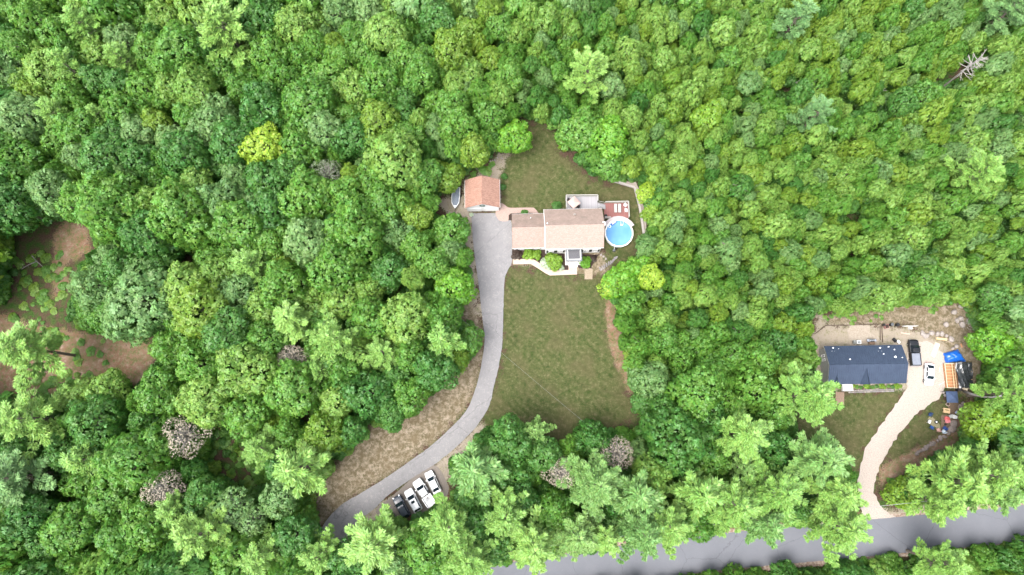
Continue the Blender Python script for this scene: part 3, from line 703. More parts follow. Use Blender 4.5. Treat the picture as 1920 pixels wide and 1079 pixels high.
m = MB(); m.box((hL / 2 + .22, gwy_ - 1.5, .7), (.7, 1.5, 1.4)); m.build("propane_cover", mat("dull_red", (.32, .03, .05), (.2, .02, .03), 4, .5), gh)

# ------------------------------------------------------------------ deck, lower deck, umbrella
ZD = 2.4
DECKG = mat("weathered_deck", (.35, .34, .355), (.27, .26, .275), 5, .8)
DECKR = mat("red_deck", (.25, .105, .095), (.19, .08, .075), 5, .75)
RAILW = mat("rail_grey", (.42, .41, .38), (.33, .32, .30), 5, .8)
def deck(lab, corners, z, m_, rails, boards, width=.14):
    c, a, L_, W_ = rectfit(corners, z)
    r = thing("deck", lab, "deck", (c.x, c.y, 0), a)
    f = MB(); f.box((0, 0, z - .22), (L_ - .04, W_ - .04, .18)); f.build("frame", RAILW, r)
    n = int(round((W_ if boards == 'x' else L_) / width)); step = (W_ if boards == 'x' else L_) / n; base = None
    for i in range(n):
        q = -(W_ if boards == 'x' else L_) / 2 + step * (i + .5)
        if base is None:
            mb_ = MB(); mb_.box((0, 0, 0), (L_, step - .012, .04) if boards == 'x' else (step - .012, W_, .04)); ob = mb_.build("deck_board", m_, r); base = ob
        else: ob = base.copy(); COL.objects.link(ob)
        ob.location = ((0, q, z - .09 + random.uniform(-.004, .004)) if boards == 'x' else (q, 0, z - .09 + random.uniform(-.004, .004)))
    for x in (-L_ / 2 + .1, 0, L_ / 2 - .1):
        for y in (-W_ / 2 + .1, W_ / 2 - .1):
            p = MB(); p.box((x, y, (z - .32) / 2), (.14, .14, z - .32)); p.build("post", RAILW, r)
    for (xa, ya, xb, yb) in rails:
        p = MB(); A_ = Vector((xa * L_ / 2, ya * W_ / 2, z + .95)); B_ = Vector((xb * L_ / 2, yb * W_ / 2, z + .95))
        p.beam(A_, B_, .16, .06); p.beam(A_ - Vector((0, 0, .8)), B_ - Vector((0, 0, .8)), .07, .07); rl = p.build("railing", RAILW, r)
        k = int((B_ - A_).length / .16); b_ = MB()
        for i in range(k + 1):
            w_ = A_.lerp(B_, i / max(k, 1)); b_.box((w_.x, w_.y, z + .5), (.035, .035, .84))
        ob = b_.build("baluster", RAILW, rl); ob["kind"] = "stuff"
    return r, c, a, L_, W_
deck("upper grey wooden deck with railing behind the white house", [A(1103, 425), A(1374, 425), A(1372, 312), A(1103, 315)], ZD, DECKG, [(-1, 1, 1, 1), (-1, -.9, -1, 1), (1, .2, 1, 1)], 'x')
d2, dc2, da2, dl2, dw2 = deck("lower red-brown deck between the upper deck and the pool", [A(1425, 500), A(1638, 500), A(1635, 365), A(1432, 372)], 1.25, DECKR, [(-.9, 1, 1, 1), (1, -1, 1, 1), (-1, -1, -.5, -1)], 'x')
a_ = GP(A(1376, 385), ZD); b_ = GP(A(1440, 400), 1.25)
st = thing("deck_stairs", "short wooden stair joining the upper and the lower deck", "stairs", (a_.x, a_.y, 0))
for k in range(6):
    m = MB(); t = (k + .5) / 6; m.box(((b_.x - a_.x) * t, (b_.y - a_.y) * t - .1, ZD - .1 + (1.25 - ZD) * t), (abs(b_.x - a_.x) / 6 + .03, 1.0, .05)); m.build("tread", DECKG, st)
for s in (-1, 1):
    m = MB(); m.beam((0, s * .58, ZD + .8), (b_.x - a_.x, b_.y - a_.y + s * .58, 2.05), .08, .06); m.beam((0, s * .55, ZD - .15), (b_.x - a_.x, b_.y - a_.y + s * .55, 1.1), .05, .22); m.build("stringer", RAILW, st)
def canopy(name, lab, cat, c, half, z0, z1, mc, rz, legs, pole=False):
    r = thing(name, lab, cat, (c.x, c.y, 0), rz)
    m = MB(); pts = [(-half, -half, z0), (half, -half, z0), (half, half, z0), (-half, half, z0), (0, 0, z1)]
    low = [(x * .98, y * .98, z - .18) for x, y, z in pts[:4]]
    m.add(pts + low + [(0, 0, z1 - .05)], [(0, 1, 4), (1, 2, 4), (2, 3, 4), (3, 0, 4), (0, 5, 6, 1), (1, 6, 7, 2), (2, 7, 8, 3), (3, 8, 5, 0), (6, 5, 9), (7, 6, 9), (8, 7, 9), (5, 8, 9)])
    m.build("canopy", mc, r)
    if pole:
        m = MB(); m.tube([(0, 0, legs), (0, 0, z1 + .12)], .03, 8); m.build("pole", RAILW, r)
        m = MB(); m.tube([(0, 0, legs), (0, 0, legs + .1)], .3, 14); m.build("base", BLACK, r)
        for k in range(4):
            m = MB(); a = math.pi / 4 + k * math.pi / 2; m.beam((0, 0, z1 - .15), (half * 1.38 * math.cos(a), half * 1.38 * math.sin(a), z0 - .02), .025, .025); m.build("rib", BLACK, r)
    else:
        for x in (-1, 1):
            for y in (-1, 1):
                m = MB(); m.box((x * half * .95, y * half * .95, z0 / 2), (.06, .06, z0 - .1)); m.build("leg", BLACK, r)
    return r
uc = GP(A(1172, 362), ZD + 2.4)
canopy("patio_umbrella", "square pale pink patio umbrella on the upper deck", "umbrella", uc, .98, ZD + 2.15, ZD + 2.7, mat("umbrella_pink", (.46, .33, .30), (.42, .30, .27), 2, .9), R(40), ZD - .05, True)
tb = thing("patio_table", "dark round table under the pink umbrella on the upper deck", "table", (uc.x, uc.y, ZD - .05))
m = MB(); m.tube([(0, 0, .72), (0, 0, .75)], .75, 24); m.build("tabletop", mat("table_dark", (.06, .055, .05)), tb)
for k in range(4):
    m = MB(); a = k * 1.5708 + .78; m.tube([(.55 * math.cos(a), .55 * math.sin(a), 0), (.5 * math.cos(a), .5 * math.sin(a), .72)], .025, 6); m.build("leg", BLACK, tb)
def chair(name, lab, c, z, rz, mc, back=.9, group=None, s=1):
    r = thing(name, lab, "chair", (c.x, c.y, z), rz, group)
    m = MB(); m.box((0, 0, .42), (.58 * s, .56 * s, .07)); m.build("seat", mc, r)
    m = MB(); m.box((0, -.30 * s, .72), (.58 * s, .07, back * .62), rx=R(14)); m.build("backrest", mc, r)
    for x in (-1, 1):
        m = MB(); m.box((x * .32 * s, -.02, .60), (.07, .55 * s, .05)); m.build("armrest", mc, r)
        for y in (-.24, .24):
            m = MB(); m.box((x * .28 * s, y * s, .2), (.045, .045, .4)); m.build("leg", mc, r)
    return r
DARKM = mat("dark_resin", (.035, .03, .03), None, 4, .6); 
c = GP(A(1128, 350), ZD); chair("patio_chair", "dark patio chair at the left of the pink umbrella", c, ZD - .05, R(250), DARKM)
c = GP(A(1205, 405), ZD); chair("patio_chair", "dark patio chair below and right of the pink umbrella", c, ZD - .05, R(60), DARKM)
LOUNGE = mat("lounger_grey", (.44, .38, .36), (.36, .31, .30), 5, .8)
def lounger(X, lab):
    c = GP(A(X, 412), 1.6); r = thing("lounger", lab, "lounger", (c.x, c.y, 1.2), 0, None)
    m = MB(); m.box((0, -.35, .33), (.62, 1.25, .07)); m.build("cushion", LOUNGE, r)
    m = MB(); m.box((0, .55, .46), (.62, .68, .07), rx=R(22)); m.build("backrest", LOUNGE, r)
    for x in (-1, 1):
        m = MB(); m.box((x * .34, -.05, .28), (.05, 1.9, .06)); m.build("side_rail", DARKM, r)
        for y in (-.85, .75):
            m = MB(); m.box((x * .33, y, .125), (.05, .05, .25)); m.build("leg", DARKM, r)
lounger(1528, "left of the two grey sun loungers on the lower red deck"); lounger(1562, "right of the two grey sun loungers on the lower red deck")
WPL = mat("white_plastic", (.78, .78, .78), None, 4, .5)
chair("deck_chair", "white chair in the top right corner of the red deck", GP(A(1612, 390), 1.6), 1.2, R(225), WPL); chair("deck_chair", "white chair at the right railing of the red deck nearest the pool", GP(A(1618, 434), 1.6), 1.2, R(270), WPL)
g = thing("kettle_grill", "black kettle grill on the left corner of the red deck", "grill", tuple(GP(A(1440, 488), 1.25)))
m = MB(); m.loft([[(r_ * math.cos(t), r_ * math.sin(t), z) for t in np.linspace(0, 2 * math.pi, 17)[:-1]] for r_, z in ((.1, .55), (.28, .65), (.32, .8), (.28, .95), (.1, 1.04))]); m.build("bowl", BLACK, g, smooth=True)
for k in range(3):
    m = MB(); a = k * 2.094; m.tube([(.3 * math.cos(a), .3 * math.sin(a), 0), (.12 * math.cos(a), .12 * math.sin(a), .6)], .02, 6); m.build("leg", BLACK, g)

# ------------------------------------------------------------------ pool
pcx = GP(A(1557, 628), 1.3); prad = (GP(A(1680, 628), 1.3) - GP(A(1434, 628), 1.3)).length / 2
pool = thing("swimming_pool", "round above-ground swimming pool with blue water and white rim", "pool", (pcx.x, pcx.y, 0))
NP = 16
circ = lambda r_, z, n=NP: [(r_ * math.cos(2 * math.pi * (k + .5) / n), r_ * math.sin(2 * math.pi * (k + .5) / n), z) for k in range(n)]
m = MB(); m.loft([circ(prad - .14, 0), circ(prad - .12, 1.28), circ(prad - .16, 1.28), circ(prad - .18, .02)], cap=False); m.build("wall", mat("pool_wall", (.62, .66, .70), None, 3, .5), pool)
LINER = mat("pool_liner", (.02, .20, .55), (.015, .16, .48), 3, .5)
m = MB(); m.loft([circ(prad - .2, 1.25), circ(prad - .22, .06), circ(.05, .05)], cap=False)
ln_ = m.build("liner", LINER, pool)
for k in range(NP):
    a0 = 2 * math.pi * (k + .5) / NP; a1 = a0 + 2 * math.pi / NP; m = MB()
    ro, ri = prad + .02, prad - .24; e = .006
    q = [(ri * math.cos(a0 + e), ri * math.sin(a0 + e)), (ro * math.cos(a0 + e), ro * math.sin(a0 + e)), (ro * math.cos(a1 - e), ro * math.sin(a1 - e)), (ri * math.cos(a1 - e), ri * math.sin(a1 - e))]
    m.prism(q, 1.27, 1.34); m.build("rim_panel", TRIM, pool)
wm_, nt, out = newmat("pool_water")
vec = N(nt, "ShaderNodeTexCoord").outputs["Object"]
gr_ = nt.nodes.new("ShaderNodeTexNoise"); gr_.inputs["Scale"].default_value = .35; nt.links.new(vec, gr_.inputs["Vector"])
bf = noise(nt, 2.5, 4, .6, vec=vec)
p_ = finish(nt, out, ramp(nt, gr_.outputs["Fac"], [(.35, (.085, .255, .50)), (.65, (.125, .31, .56))]), .06, 0, bf, .08, .05, .5)
m = MB(); m.prism([v[:2] for v in circ(prad - .215, 0, 32)], .9, 1.12)
o = m.build("water", wm_, pool)
m = MB(); m.tube([(.52 * math.cos(t), .52 * math.sin(t), 0) for t in np.linspace(0, 2 * math.pi, 22)], .1, 8, cap=False)
RNG = mat("float_white", (.8, .82, .85), None, 3, .4)
def torus(lab, X, Y, r1, r2, mm):
    c = GP(A(X, Y), 1.2); m = MB(); m.tube([(r1 * math.cos(t), r1 * math.sin(t), 0) for t in np.linspace(0, 2 * math.pi, 22)], r2, 8, cap=False)
    return label(m.build("swim_ring", mm, None, (c.x, c.y, 1.17), smooth=True), lab, "swim ring")
torus("small white swim ring floating at the left edge of the pool", 1477, 570, .24, .075, RNG)
fl = thing("pool_float", "blue and white lounge float at the upper left pool edge", "pool float", tuple(GP(A(1512, 538), 1.17)), R(38))
FB = mat("float_blue", (.02, .10, .50), None, 3, .4)
m = MB(); m.box((0, 0, .03), (1.0, .5, .12)); m.build("mattress", RNG, fl)
for s in (-1, 1):
    m = MB(); m.tube([(-.6, s * .27, .05), (.6, s * .27, .05)], .10, 8); m.build("side_tube", FB, fl, smooth=True)
m = MB(); m.tube([(-.62, -.27, .07), (-.62, .27, .07)], .13, 8); m.build("pillow", FB, fl, smooth=True)
lad = thing("pool_ladder", "white ladder standing in the pool at its upper edge", "ladder", tuple(GP(A(1578, 540), 1.2)))
for s in (-1, 1):
    m = MB(); m.tube([(s * .25, -.5, -.9), (s * .25, -.4, .7), (s * .25, 0, .95), (s * .25, .4, .7), (s * .25, .45, .1)], .045, 8); m.build("rail", WPL, lad)
for k in range(4):
    m = MB(); m.box((0, -.48, -.6 + .3 * k), (.5, .22, .04)); m.build("step", WPL, lad)
# white skirt deck round the top of the pool
sk = [(math.cos(t), math.sin(t)) for t in np.linspace(R(28), R(152), 9)]
m = MB(); m.prism([(x * (prad + .03), y * (prad + .03)) for x, y in sk] + [(x * (prad + .72), y * (prad + .72)) for x, y in sk][::-1], 1.16, 1.262)
label(m.build("pool_deck", mat("pale_deck", (.44, .39, .40), (.38, .34, .35), 4, .7), None, (pcx.x, pcx.y, 0)), "curved pale walkway along the upper rim of the pool", "deck")
pm = thing("pool_pump", "pool pump and filter on the lawn below the pool", "pump", tuple(GP(A(1512, 780), 0)))
m = MB(); m.tube([(0, 0, 0), (0, 0, .75), (0, 0, .85)], [.28, .28, .15], 14); m.build("filter_tank", mat("pump_grey", (.12, .13, .14), None, 3, .4), pm)
m = MB(); m.tube([(.3, .3, .2), (.75, .45, .2)], .14, 10); m.build("motor", BLACK, pm)
m = MB(); m.tube([(0, .2, .7), (.1, .7, .7), (.15, 1.0, 1.0)], .05, 8); m.build("hose", WPL, pm)
# retaining wall
blk = mat("wall_block", (.46, .42, .40), (.34, .31, .29), 3, .9, bump=.5)
rw = thing("retaining_wall", "low pale block retaining wall bending round the back lawn", "wall", tuple(GP(A(1690, 240))))
rp = [GP(A(*p)) - GP(A(1690, 240)) for p in ((1480, 176), (1690, 240), (1735, 420), (1768, 640))]
base = None
for a, b in zip(rp, rp[1:]):
    L_ = (b - a).length; n = int(L_ / .52); t = (b - a) / L_; an = math.atan2(t.y, t.x)
    for i in range(n):
        p = a + t * ((i + .5) * L_ / n)
        if base is None:
            mb_ = MB(); mb_.box((0, 0, 0), (.5, .42, .5)); base = mb_.build("block", blk, rw); ob = base
        else: ob = base.copy(); COL.objects.link(ob)
        ob.location = (p.x, p.y, .25 + random.uniform(-.02, .02)); ob.rotation_euler = (0, 0, an + random.uniform(-.03, .03)); ob.scale = (L_ / n / .52, 1, 1)
sheet("gravel_strip", [A(1500, 165),A(1700, 195),A(1730, 250),A(1790, 500),A(1790, 620),A(1765, 620),A(1700, 245),A(1490, 190)], .06, GRAV, .05, closed_spline=False, lab="gravel strip behind the retaining wall")

# ------------------------------------------------------------------ rocks
def rock_mesh(seed, n=3):
    import bmesh
    bm = bmesh.new(); bmesh.ops.create_icosphere(bm, subdivisions=n, radius=1); rg = np.random.default_rng(seed)
    pl = nrm(rg.normal(size=(9, 3))); dd = rg.uniform(.62, .9, 9)
    for v in bm.verts:
        p = np.array(v.co)
        for a, b in zip(pl, dd):
            k = p @ a
            if k > b: p = p - a * (k - b) * .9
        v.co = p + rg.normal(0, .015, 3)
    me = bpy.data.meshes.new("boulder"); bm.to_mesh(me); bm.free(); return me
ROCKM = mat("granite", (.36, .32, .295), (.20, .175, .16), 2.5, .9, bump=.6); ROCKD = mat("granite_dark", (.24, .20, .18), (.17, .14, .13), 2.5, .9, bump=.6)
RM = []
for i in range(4):
    me = rock_mesh(i); me.materials.append(ROCKM); RM.append(me)
RMD = []
for i in range(3):
    me = rock_mesh(i + 9); me.materials.append(ROCKD); RMD.append(me)
def rock(p, s, lab, meshes=RM, group=None):
    c = GP(p); o = link("boulder", random.choice(meshes), None, (c.x, c.y, s[2] * .35), random.uniform(0, 6), s)
    return label(o, lab, "boulder", group)
ringp = [(470,250,.75,.45),(510,280,.7,.5),(550,295,.8,.45),(640,235,.55,.6),(745,255,.6,.45),(825,252,.62,.5),(905,290,.4,.4),(985,350,.75,.55),(1080,475,.45,.5),(1015,515,.45,.3)]
names_ = ["flat pale boulder at the left end of the stone arc above the plywood","second pale boulder of the arc from its left end","third low boulder of the arc from its left end","tall grey boulder standing at the top of the stone arc","rounded boulder right of the tall grey one","boulder in the middle of the stone arc with a rounded top","small pale boulder before the bend of the stone arc","largest pink-grey boulder of the stone arc","boulder just above the blue tarp","small low boulder touching the top edge of the blue tarp"]
for (X, Y, a, b), nm_ in zip(ringp, names_): rock(E(X, Y), (a, b, .4), nm_)
for X, Y, s, nm_ in ((1090, 20, .55, "pale boulder at the top of the brush bank by the dead twigs"), (1180, 85, .75, "big grey boulder on the brush bank above the stone arc"), (890, 85, .65, "half-buried tan boulder left of the brush bank")):
    rock(E(X, Y), (s, s * .8, .5), nm_)
for p, s, nm_ in (((1800, 574), .6, "topmost boulder of the bank above the gravel yard"), ((1788, 586), .7, "second boulder of the bank above the gravel yard"), ((1800, 598), .65, "third boulder of the bank above the gravel yard")):
    rock(p, (s, s * .8, .5), nm_)
for (X, Y, a, b), nm_ in zip([(1190,650,.85,1.1),(1205,550,.45,.45),(1040,910,.75,.8),(1000,1010,.7,.95),(875,400,.35,.3),(850,350,.35,.3)],
        ["big flat brown boulder right of the glass table","round grey boulder right of the navy canopy","flat brown boulder below the white picnic chair","flat boulder at the bottom of the seating terrace","small pale stone at the left side of the navy canopy","pale stone by the upper left corner of the navy canopy"]):
    rock(F(X, Y), (a, b, .35), nm_, RMD if X > 900 else RM)
# dark tumbled wall stones beside the lawn, small stones by the garage and the steps
k = 0
for X, Y in ((1000,325),(1030,300),(1060,288),(1090,262),(1120,250),(1145,230),(1175,212),(1200,190),(1235,180),(1270,150),(1300,120),(1010,310),(1075,275),(1130,240)):
    p = (1500 + X / 4.571, 780 + Y / 4.571); rock(p, (random.uniform(.35, .6), random.uniform(.3, .5), .35), "dark stone in the tumbled row at the woods' edge, right of the gravel driveway", RMD, "tumbled row of dark stones")
for p in ((920, 303), (924, 302), (928, 301), (933, 296), (941, 297)): rock(p, (.28, .22, .2), "small white stone in the row behind the detached garage", RM, "white stones behind the garage")
slabm = mat("slab_grey", (.25, .23, .23), (.15, .14, .14), 4, .9, bump=.5)
stp = thing("stone_steps", "curving flight of dark stone slabs from the pool down to the lawn", "steps", tuple(GP(A(1450, 905))))
for i, (X, Y, a) in enumerate(((1395,935,1.9),(1415,925,1.85),(1432,915,1.8),(1450,903,1.7),(1468,890,1.6),(1485,882,1.5),(1500,872,1.2),(1512,862,.9),(1522,850,.5),(1528,838,.3))):
    c = GP(A(X, Y)) - GP(A(1450, 905)); m = MB(); m.box((0, 0, 0), (.85, .30, .14)); m.build("slab", slabm, stp, (c.x, c.y, .07 + .02 * i), a)
for p in (A(1410, 940), A(1425, 930), A(1445, 850), A(1425, 830), A(1405, 815)): rock(p, (.3, .25, .2), "small pale stone edging the bed right of the front door", RM, "stones edging the front bed")
# flagstone path below the grey house
fp = thing("flagstone_path", "row of grey flagstones along the front of the grey house", "path", tuple(GP(B(700, 797))))
for i in range(34):
    X = 512 + i * 11.5; Y = 805 - (X - 512) * .03
    for j in range(2):
        c = GP(B(X, Y + j * 14 - 14)) - GP(B(700, 797)); m = MB(); s = random.uniform(.85, 1.1)
        m.box((0, 0, 0), (.24 * s, .27 * s, .06)); m.build("flagstone", ROCKM if random.random() < .4 else slabm, fp, (c.x, c.y, .03), random.uniform(-.2, .2))

# ------------------------------------------------------------------ cars
PAINT_W = mat("car_paint_white", (.80, .81, .82), (.78, .79, .80), 1, .18, spec=.5, bump=0)
PAINT_B = mat("car_paint_black", (.014, .016, .02), (.011, .012, .015), 1, .3, spec=.3, bump=0)
PAINT_D = mat("car_paint_slate", (.045, .055, .075), (.04, .05, .065), 1, .2, spec=.6, bump=0)
CGL = mat("car_glass", (.018, .028, .042), (.012, .02, .03), 1, .05, spec=.7, bump=0)
TYRE = mat("tyre_black", (.02, .02, .02), None, 5, .9); RIM = mat("rim_silver", (.5, .5, .52), None, 3, .3, .8)
LAMP = mat("lamp_clear", (.55, .58, .62), None, 3, .1, spec=.7); TAIL = mat("tail_red", (.35, .02, .02), None, 3, .2, spec=.6)
def car(lab, p, rz, L_, W_, Ht, paint, cab, roofx, kind='sedan', sunroof=False, z0=.05):
    """front towards local +x ; cab=(rear base x, front base x), roofx=(rear top x, front top x), fractions of the length"""
    c = GP(p, .8); r = thing("pickup_truck" if kind == 'pickup' else "parked_car", lab, "pickup truck" if kind == 'pickup' else "car", (c.x, c.y, z0), rz)
    hw = W_ / 2; belt = .92 if Ht < 1.6 else 1.08
    S = [(-.5, .78, .62), (-.485, .9, .86), (-.44, .97, belt - .02), (-.30, 1, belt), (0, 1, belt), (.22, 1, belt), (.34, .98, belt - .08), (.43, .94, belt - .18), (.478, .84, belt - .30), (.5, .66, belt - .42)]
    if kind == 'pickup': S = [(-.5, .94, belt - .05), (-.49, .96, belt)] + S[3:6] + [(.34, .99, belt + .02), (.44, .95, belt - .05), (.485, .86, belt - .2), (.5, .74, belt - .4)]
    bx0 = None
    if kind == 'pickup':
        bx0 = cab[0]
        S2 = [(max(s_[0], bx0), s_[1], s_[2]) for s_ in S if s_[0] > bx0 - .08]
    else: S2 = S
    rings = []
    for x, w_, zt in S2:
        w2_ = hw * w_; zt2 = zt
        rings.append([(x * L_, -w2_ * .90, .22), (x * L_, -w2_, .42), (x * L_, -w2_, zt2 - .18), (x * L_, -w2_ * .95, zt2 - .05), (x * L_, -w2_ * .80, zt2), (x * L_, -w2_ * .3, zt2 + .03),
                      (x * L_, w2_ * .3, zt2 + .03), (x * L_, w2_ * .80, zt2), (x * L_, w2_ * .95, zt2 - .05), (x * L_, w2_, zt2 - .18), (x * L_, w2_, .42), (x * L_, w2_ * .90, .22)])
    m = MB(); m.loft(rings); m.build("body", paint, r, smooth=False)
    if kind == 'pickup':
        m = MB(); x0_, x1_ = -.5 * L_, bx0 * L_; xm_ = (x0_ + x1_) / 2; l_ = x1_ - x0_
        m.box((xm_, 0, .62), (l_, W_ * .96, .16))
        for s in (-1, 1): m.box((xm_, s * (hw - .07), .80), (l_, .14, belt * 1.0 - .55 + .3))
        m.box((x0_ + .05, 0, .82), (.08, W_ - .3, .62)); m.build("bed", paint, r)
        m = MB(); m.box((x0_ - .06, 0, .5), (.14, W_ * .9, .2)); m.build("bumper", RIM, r)
    # cabin block with windows
    wb, wt = hw * .88, hw * .70; bz = belt; tz = Ht
    b = [(cab[0] * L_, -wb, bz), (cab[1] * L_, -wb, bz), (cab[1] * L_, wb, bz), (cab[0] * L_, wb, bz)]
    t = [(roofx[0] * L_, -wt, tz - .05), (roofx[1] * L_, -wt, tz - .05), (roofx[1] * L_, wt, tz - .05), (roofx[0] * L_, wt, tz - .05)]
    m = MB(); m.add(b + t, [(0, 1, 5, 4), (1, 2, 6, 5), (2, 3, 7, 6), (3, 0, 4, 7), (4, 5, 6, 7)]); m.build("cabin", paint, r)
    m = MB(); xa, xb = roofx[0] * L_, roofx[1] * L_; w3 = wt
    m.loft([[(xa - .04, y, z) for y, z in ((-w3 * .9, tz - .06), (-w3 * .85, tz - .015), (0, tz - .0), (w3 * .85, tz - .015), (w3 * .9, tz - .06))], [(xa + .2, y, z) for y, z in ((-w3 - .01, tz - .05), (-w3 * .88, tz + .01), (0, tz + .035), (w3 * .88, tz + .01), (w3 + .01, tz - .05))],
            [(xb - .2, y, z) for y, z in ((-w3 - .01, tz - .05), (-w3 * .88, tz + .01), (0, tz + .035), (w3 * .88, tz + .01), (w3 + .01, tz - .05))], [(xb + .05, y, z) for y, z in ((-w3 * .9, tz - .07), (-w3 * .85, tz - .02), (0, tz - .005), (w3 * .85, tz - .02), (w3 * .9, tz - .07))]])
    ro_ = m.build("roof", paint, r)
    if sunroof: m = MB(); m.box((xb - .55, 0, tz + .035), (.5, w3 * 1.15, .02)); m.build("sunroof", CGL, ro_)
    def pane(nm, q, ins=(.06, .1)):
        q = [Vector(v) for v in q]; n_ = (q[1] - q[0]).cross(q[3] - q[0]).normalized(); mid = sum(q, Vector()) / 4
        if n_.dot(mid - Vector((mid.x * .5, 0, .5))) < 0: n_ = -n_
        u = lambda i, j: (q[0] * (1 - i) + q[1] * i) * (1 - j) + (q[3] * (1 - i) + q[2] * i) * j
        k = [u(ins[0], ins[1]), u(1 - ins[0], ins[1]), u(1 - ins[0], 1 - ins[1]), u(ins[0], 1 - ins[1])]
        m = MB(); m.add([v + n_ * .012 for v in k] + [v - n_ * .01 for v in k], [(0, 1, 2, 3), (7, 6, 5, 4), (0, 4, 5, 1), (1, 5, 6, 2), (2, 6, 7, 3), (3, 7, 4, 0)])
        return m.build(nm, CGL, r)
    pane("windshield", [b[1], b[2], t[2], t[1]], (.05, .04)); pane("rear_window", [b[3], b[0], t[0], t[3]], (.07, .07))
    for s, (i, j) in ((-1, (0, 1)), (1, (3, 2))):
        mid_b = Vector(b[i]).lerp(Vector(b[j]), .47); mid_t = Vector(t[i]).lerp(Vector(t[j]), .47)
        pane("side_window", [b[i], mid_b, mid_t, t[i]], (.07, .12)); pane("side_window", [mid_b, b[j], t[j], mid_t], (.05, .12))
    for s in (-1, 1):
        m = MB(); m.box((cab[1] * L_ - .25, s * (hw + .09), belt + .05), (.14, .2, .14)); m.build("mirror", paint, r)
        m = MB(); m.box((.465 * L_, s * hw * .66, belt - .27), (.22, .32, .12), rz=s * -.35); m.build("headlight", LAMP, r)
        m = MB(); m.box((-.49 * L_, s * hw * .72, .78), (.1, .3, .14)); m.build("tail_light", TAIL, r)
        for x in (-.31, .31):
            m = MB(); m.tube([(x * L_, s * (hw - .20), .33), (x * L_, s * (hw + .015), .33)], .33, 18); wh = m.build("wheel", TYRE, r)
            m = MB(); m.tube([(x * L_, s * (hw - .05), .33), (x * L_, s * (hw + .03), .33)], .2, 12); m.build("rim", RIM, wh)
    return r
def C3(X, Y): return (640 + X / 5.333, 820 + Y / 5.333)
def head(front, rear, z=.8): v = GP(front, z) - GP(rear, z); return math.atan2(v.y, v.x)
def cc(a, b): return ((a[0] + b[0]) / 2, (a[1] + b[1]) / 2)
f_, b_ = C3(868, 352), C3(962, 552)
car("white sedan parked at the right end of the row on the driveway", cc(f_, b_), head(f_, b_), 4.6, 1.8, 1.45, PAINT_W, (-.40, .24), (-.25, .08))
f_, b_ = C3(745, 428), C3(908, 680)
tr = car("white pickup truck with junk in its open bed, parked among the cars on the driveway", cc(f_, b_), head(f_, b_), 5.75, 2.0, 1.85, PAINT_W, (-.13, .26), (-.09, .14), 'pickup', True)
ld = thing("cargo", "brown and white junk piled in the bed of the white pickup truck", "cargo", tuple(GP(C3(880, 615), .75)[:2]) + (.76,), .6)
for i in range(7):
    m = MB(); m.box((random.uniform(-.5, .5), random.uniform(-.4, .4), .12 + .05 * i), (random.uniform(.3, .7), random.uniform(.2, .45), random.uniform(.12, .25)), rz=random.uniform(0, 3), ry=random.uniform(-.3, .3)); m.build("bundle", random.choice([WPL, mat("cardboard", (.36, .24, .16)), mat("rust_cloth", (.3, .16, .12))]), ld)
f_, b_ = C3(662, 526), C3(775, 742)
car("white sports utility car with a sunroof parked left of the white pickup", cc(f_, b_), head(f_, b_), 4.75, 1.88, 1.66, PAINT_W, (-.46, .23), (-.36, .07), 'suv', True)
f_, b_ = C3(548, 598), C3(655, 800)
car("dark slate car at the left end of the parked row, tail under a tree", cc(f_, b_), head(f_, b_), 4.7, 1.86, 1.62, PAINT_D, (-.46, .22), (-.36, .06), 'suv')
f_, b_ = E(315, 425), E(350, 752)
tr = car("black pickup truck with a grey bed cover beside the grey house", cc(f_, b_), head(f_, b_), 5.3, 1.95, 1.8, PAINT_B, (-.02, .27), (.02, .15), 'pickup', z0=.03)
m = MB(); m.box((-.26 * 5.3, 0, 1.16), (2.3, 1.6, .06)); m.build("bed_cover", mat("cover_grey", (.20, .22, .27), None, 2, .5), tr)
f_, b_ = E(600, 1172), E(610, 790)
car("white sedan parked on the gravel beside the black pickup truck", cc(f_, b_), head(f_, b_), 4.5, 1.8, 1.45, PAINT_W, (-.42, .22), (-.24, .07), z0=.03)
# boat on trailer left of garage
bc = GP(A(158, 320), .8); bt = thing("boat", "small white boat under a blue-grey cover on a trailer beside the detached garage", "boat", (bc.x, bc.y, 0), R(-93))
m = MB(); m.loft([[(x, -w_, .75), (x, 0, .45), (x, w_, .75), (x, w_ * .95, 1.1), (x, -w_ * .95, 1.1)] for x, w_ in ((-2.1, .85), (0, .92), (1.3, .85), (2.0, .45), (2.5, .06))]); m.build("hull", PAINT_W, bt)
m = MB(); m.loft([[(x, -w_, 1.11), (x, 0, 1.11 + h_), (x, w_, 1.11)] for x, w_, h_ in ((-2.0, .7, .2), (0, .78, .4), (1.2, .7, .2), (1.9, .35, .08))]); m.build("cover", mat("boat_cover", (.20, .23, .28), (.15, .18, .22), 3, .7), bt)
m = MB(); m.beam((-1.8, -.6, .4), (2.3, -.1, .4), .08, .08); m.beam((-1.8, .6, .4), (2.3, .1, .4), .08, .08); m.beam((2.2, 0, .4), (3.5, 0, .4), .09, .09); m.box((-.5, 0, .4), (.08, 2.0, .08)); m.build("trailer_frame", BLACK, bt)
for s in (-1, 1): m = MB(); m.tube([(-.5, s * .95, .3), (-.5, s * 1.12, .3)], .3, 14); m.build("wheel", TYRE, bt)

# ------------------------------------------------------------------ yard of the grey house
LUM = mat("fresh_lumber", (.62, .45, .27), (.52, .36, .2), 3, .8); PLY = mat("plywood", (.58, .52, .40), (.50, .44, .33), 1.5, .8)
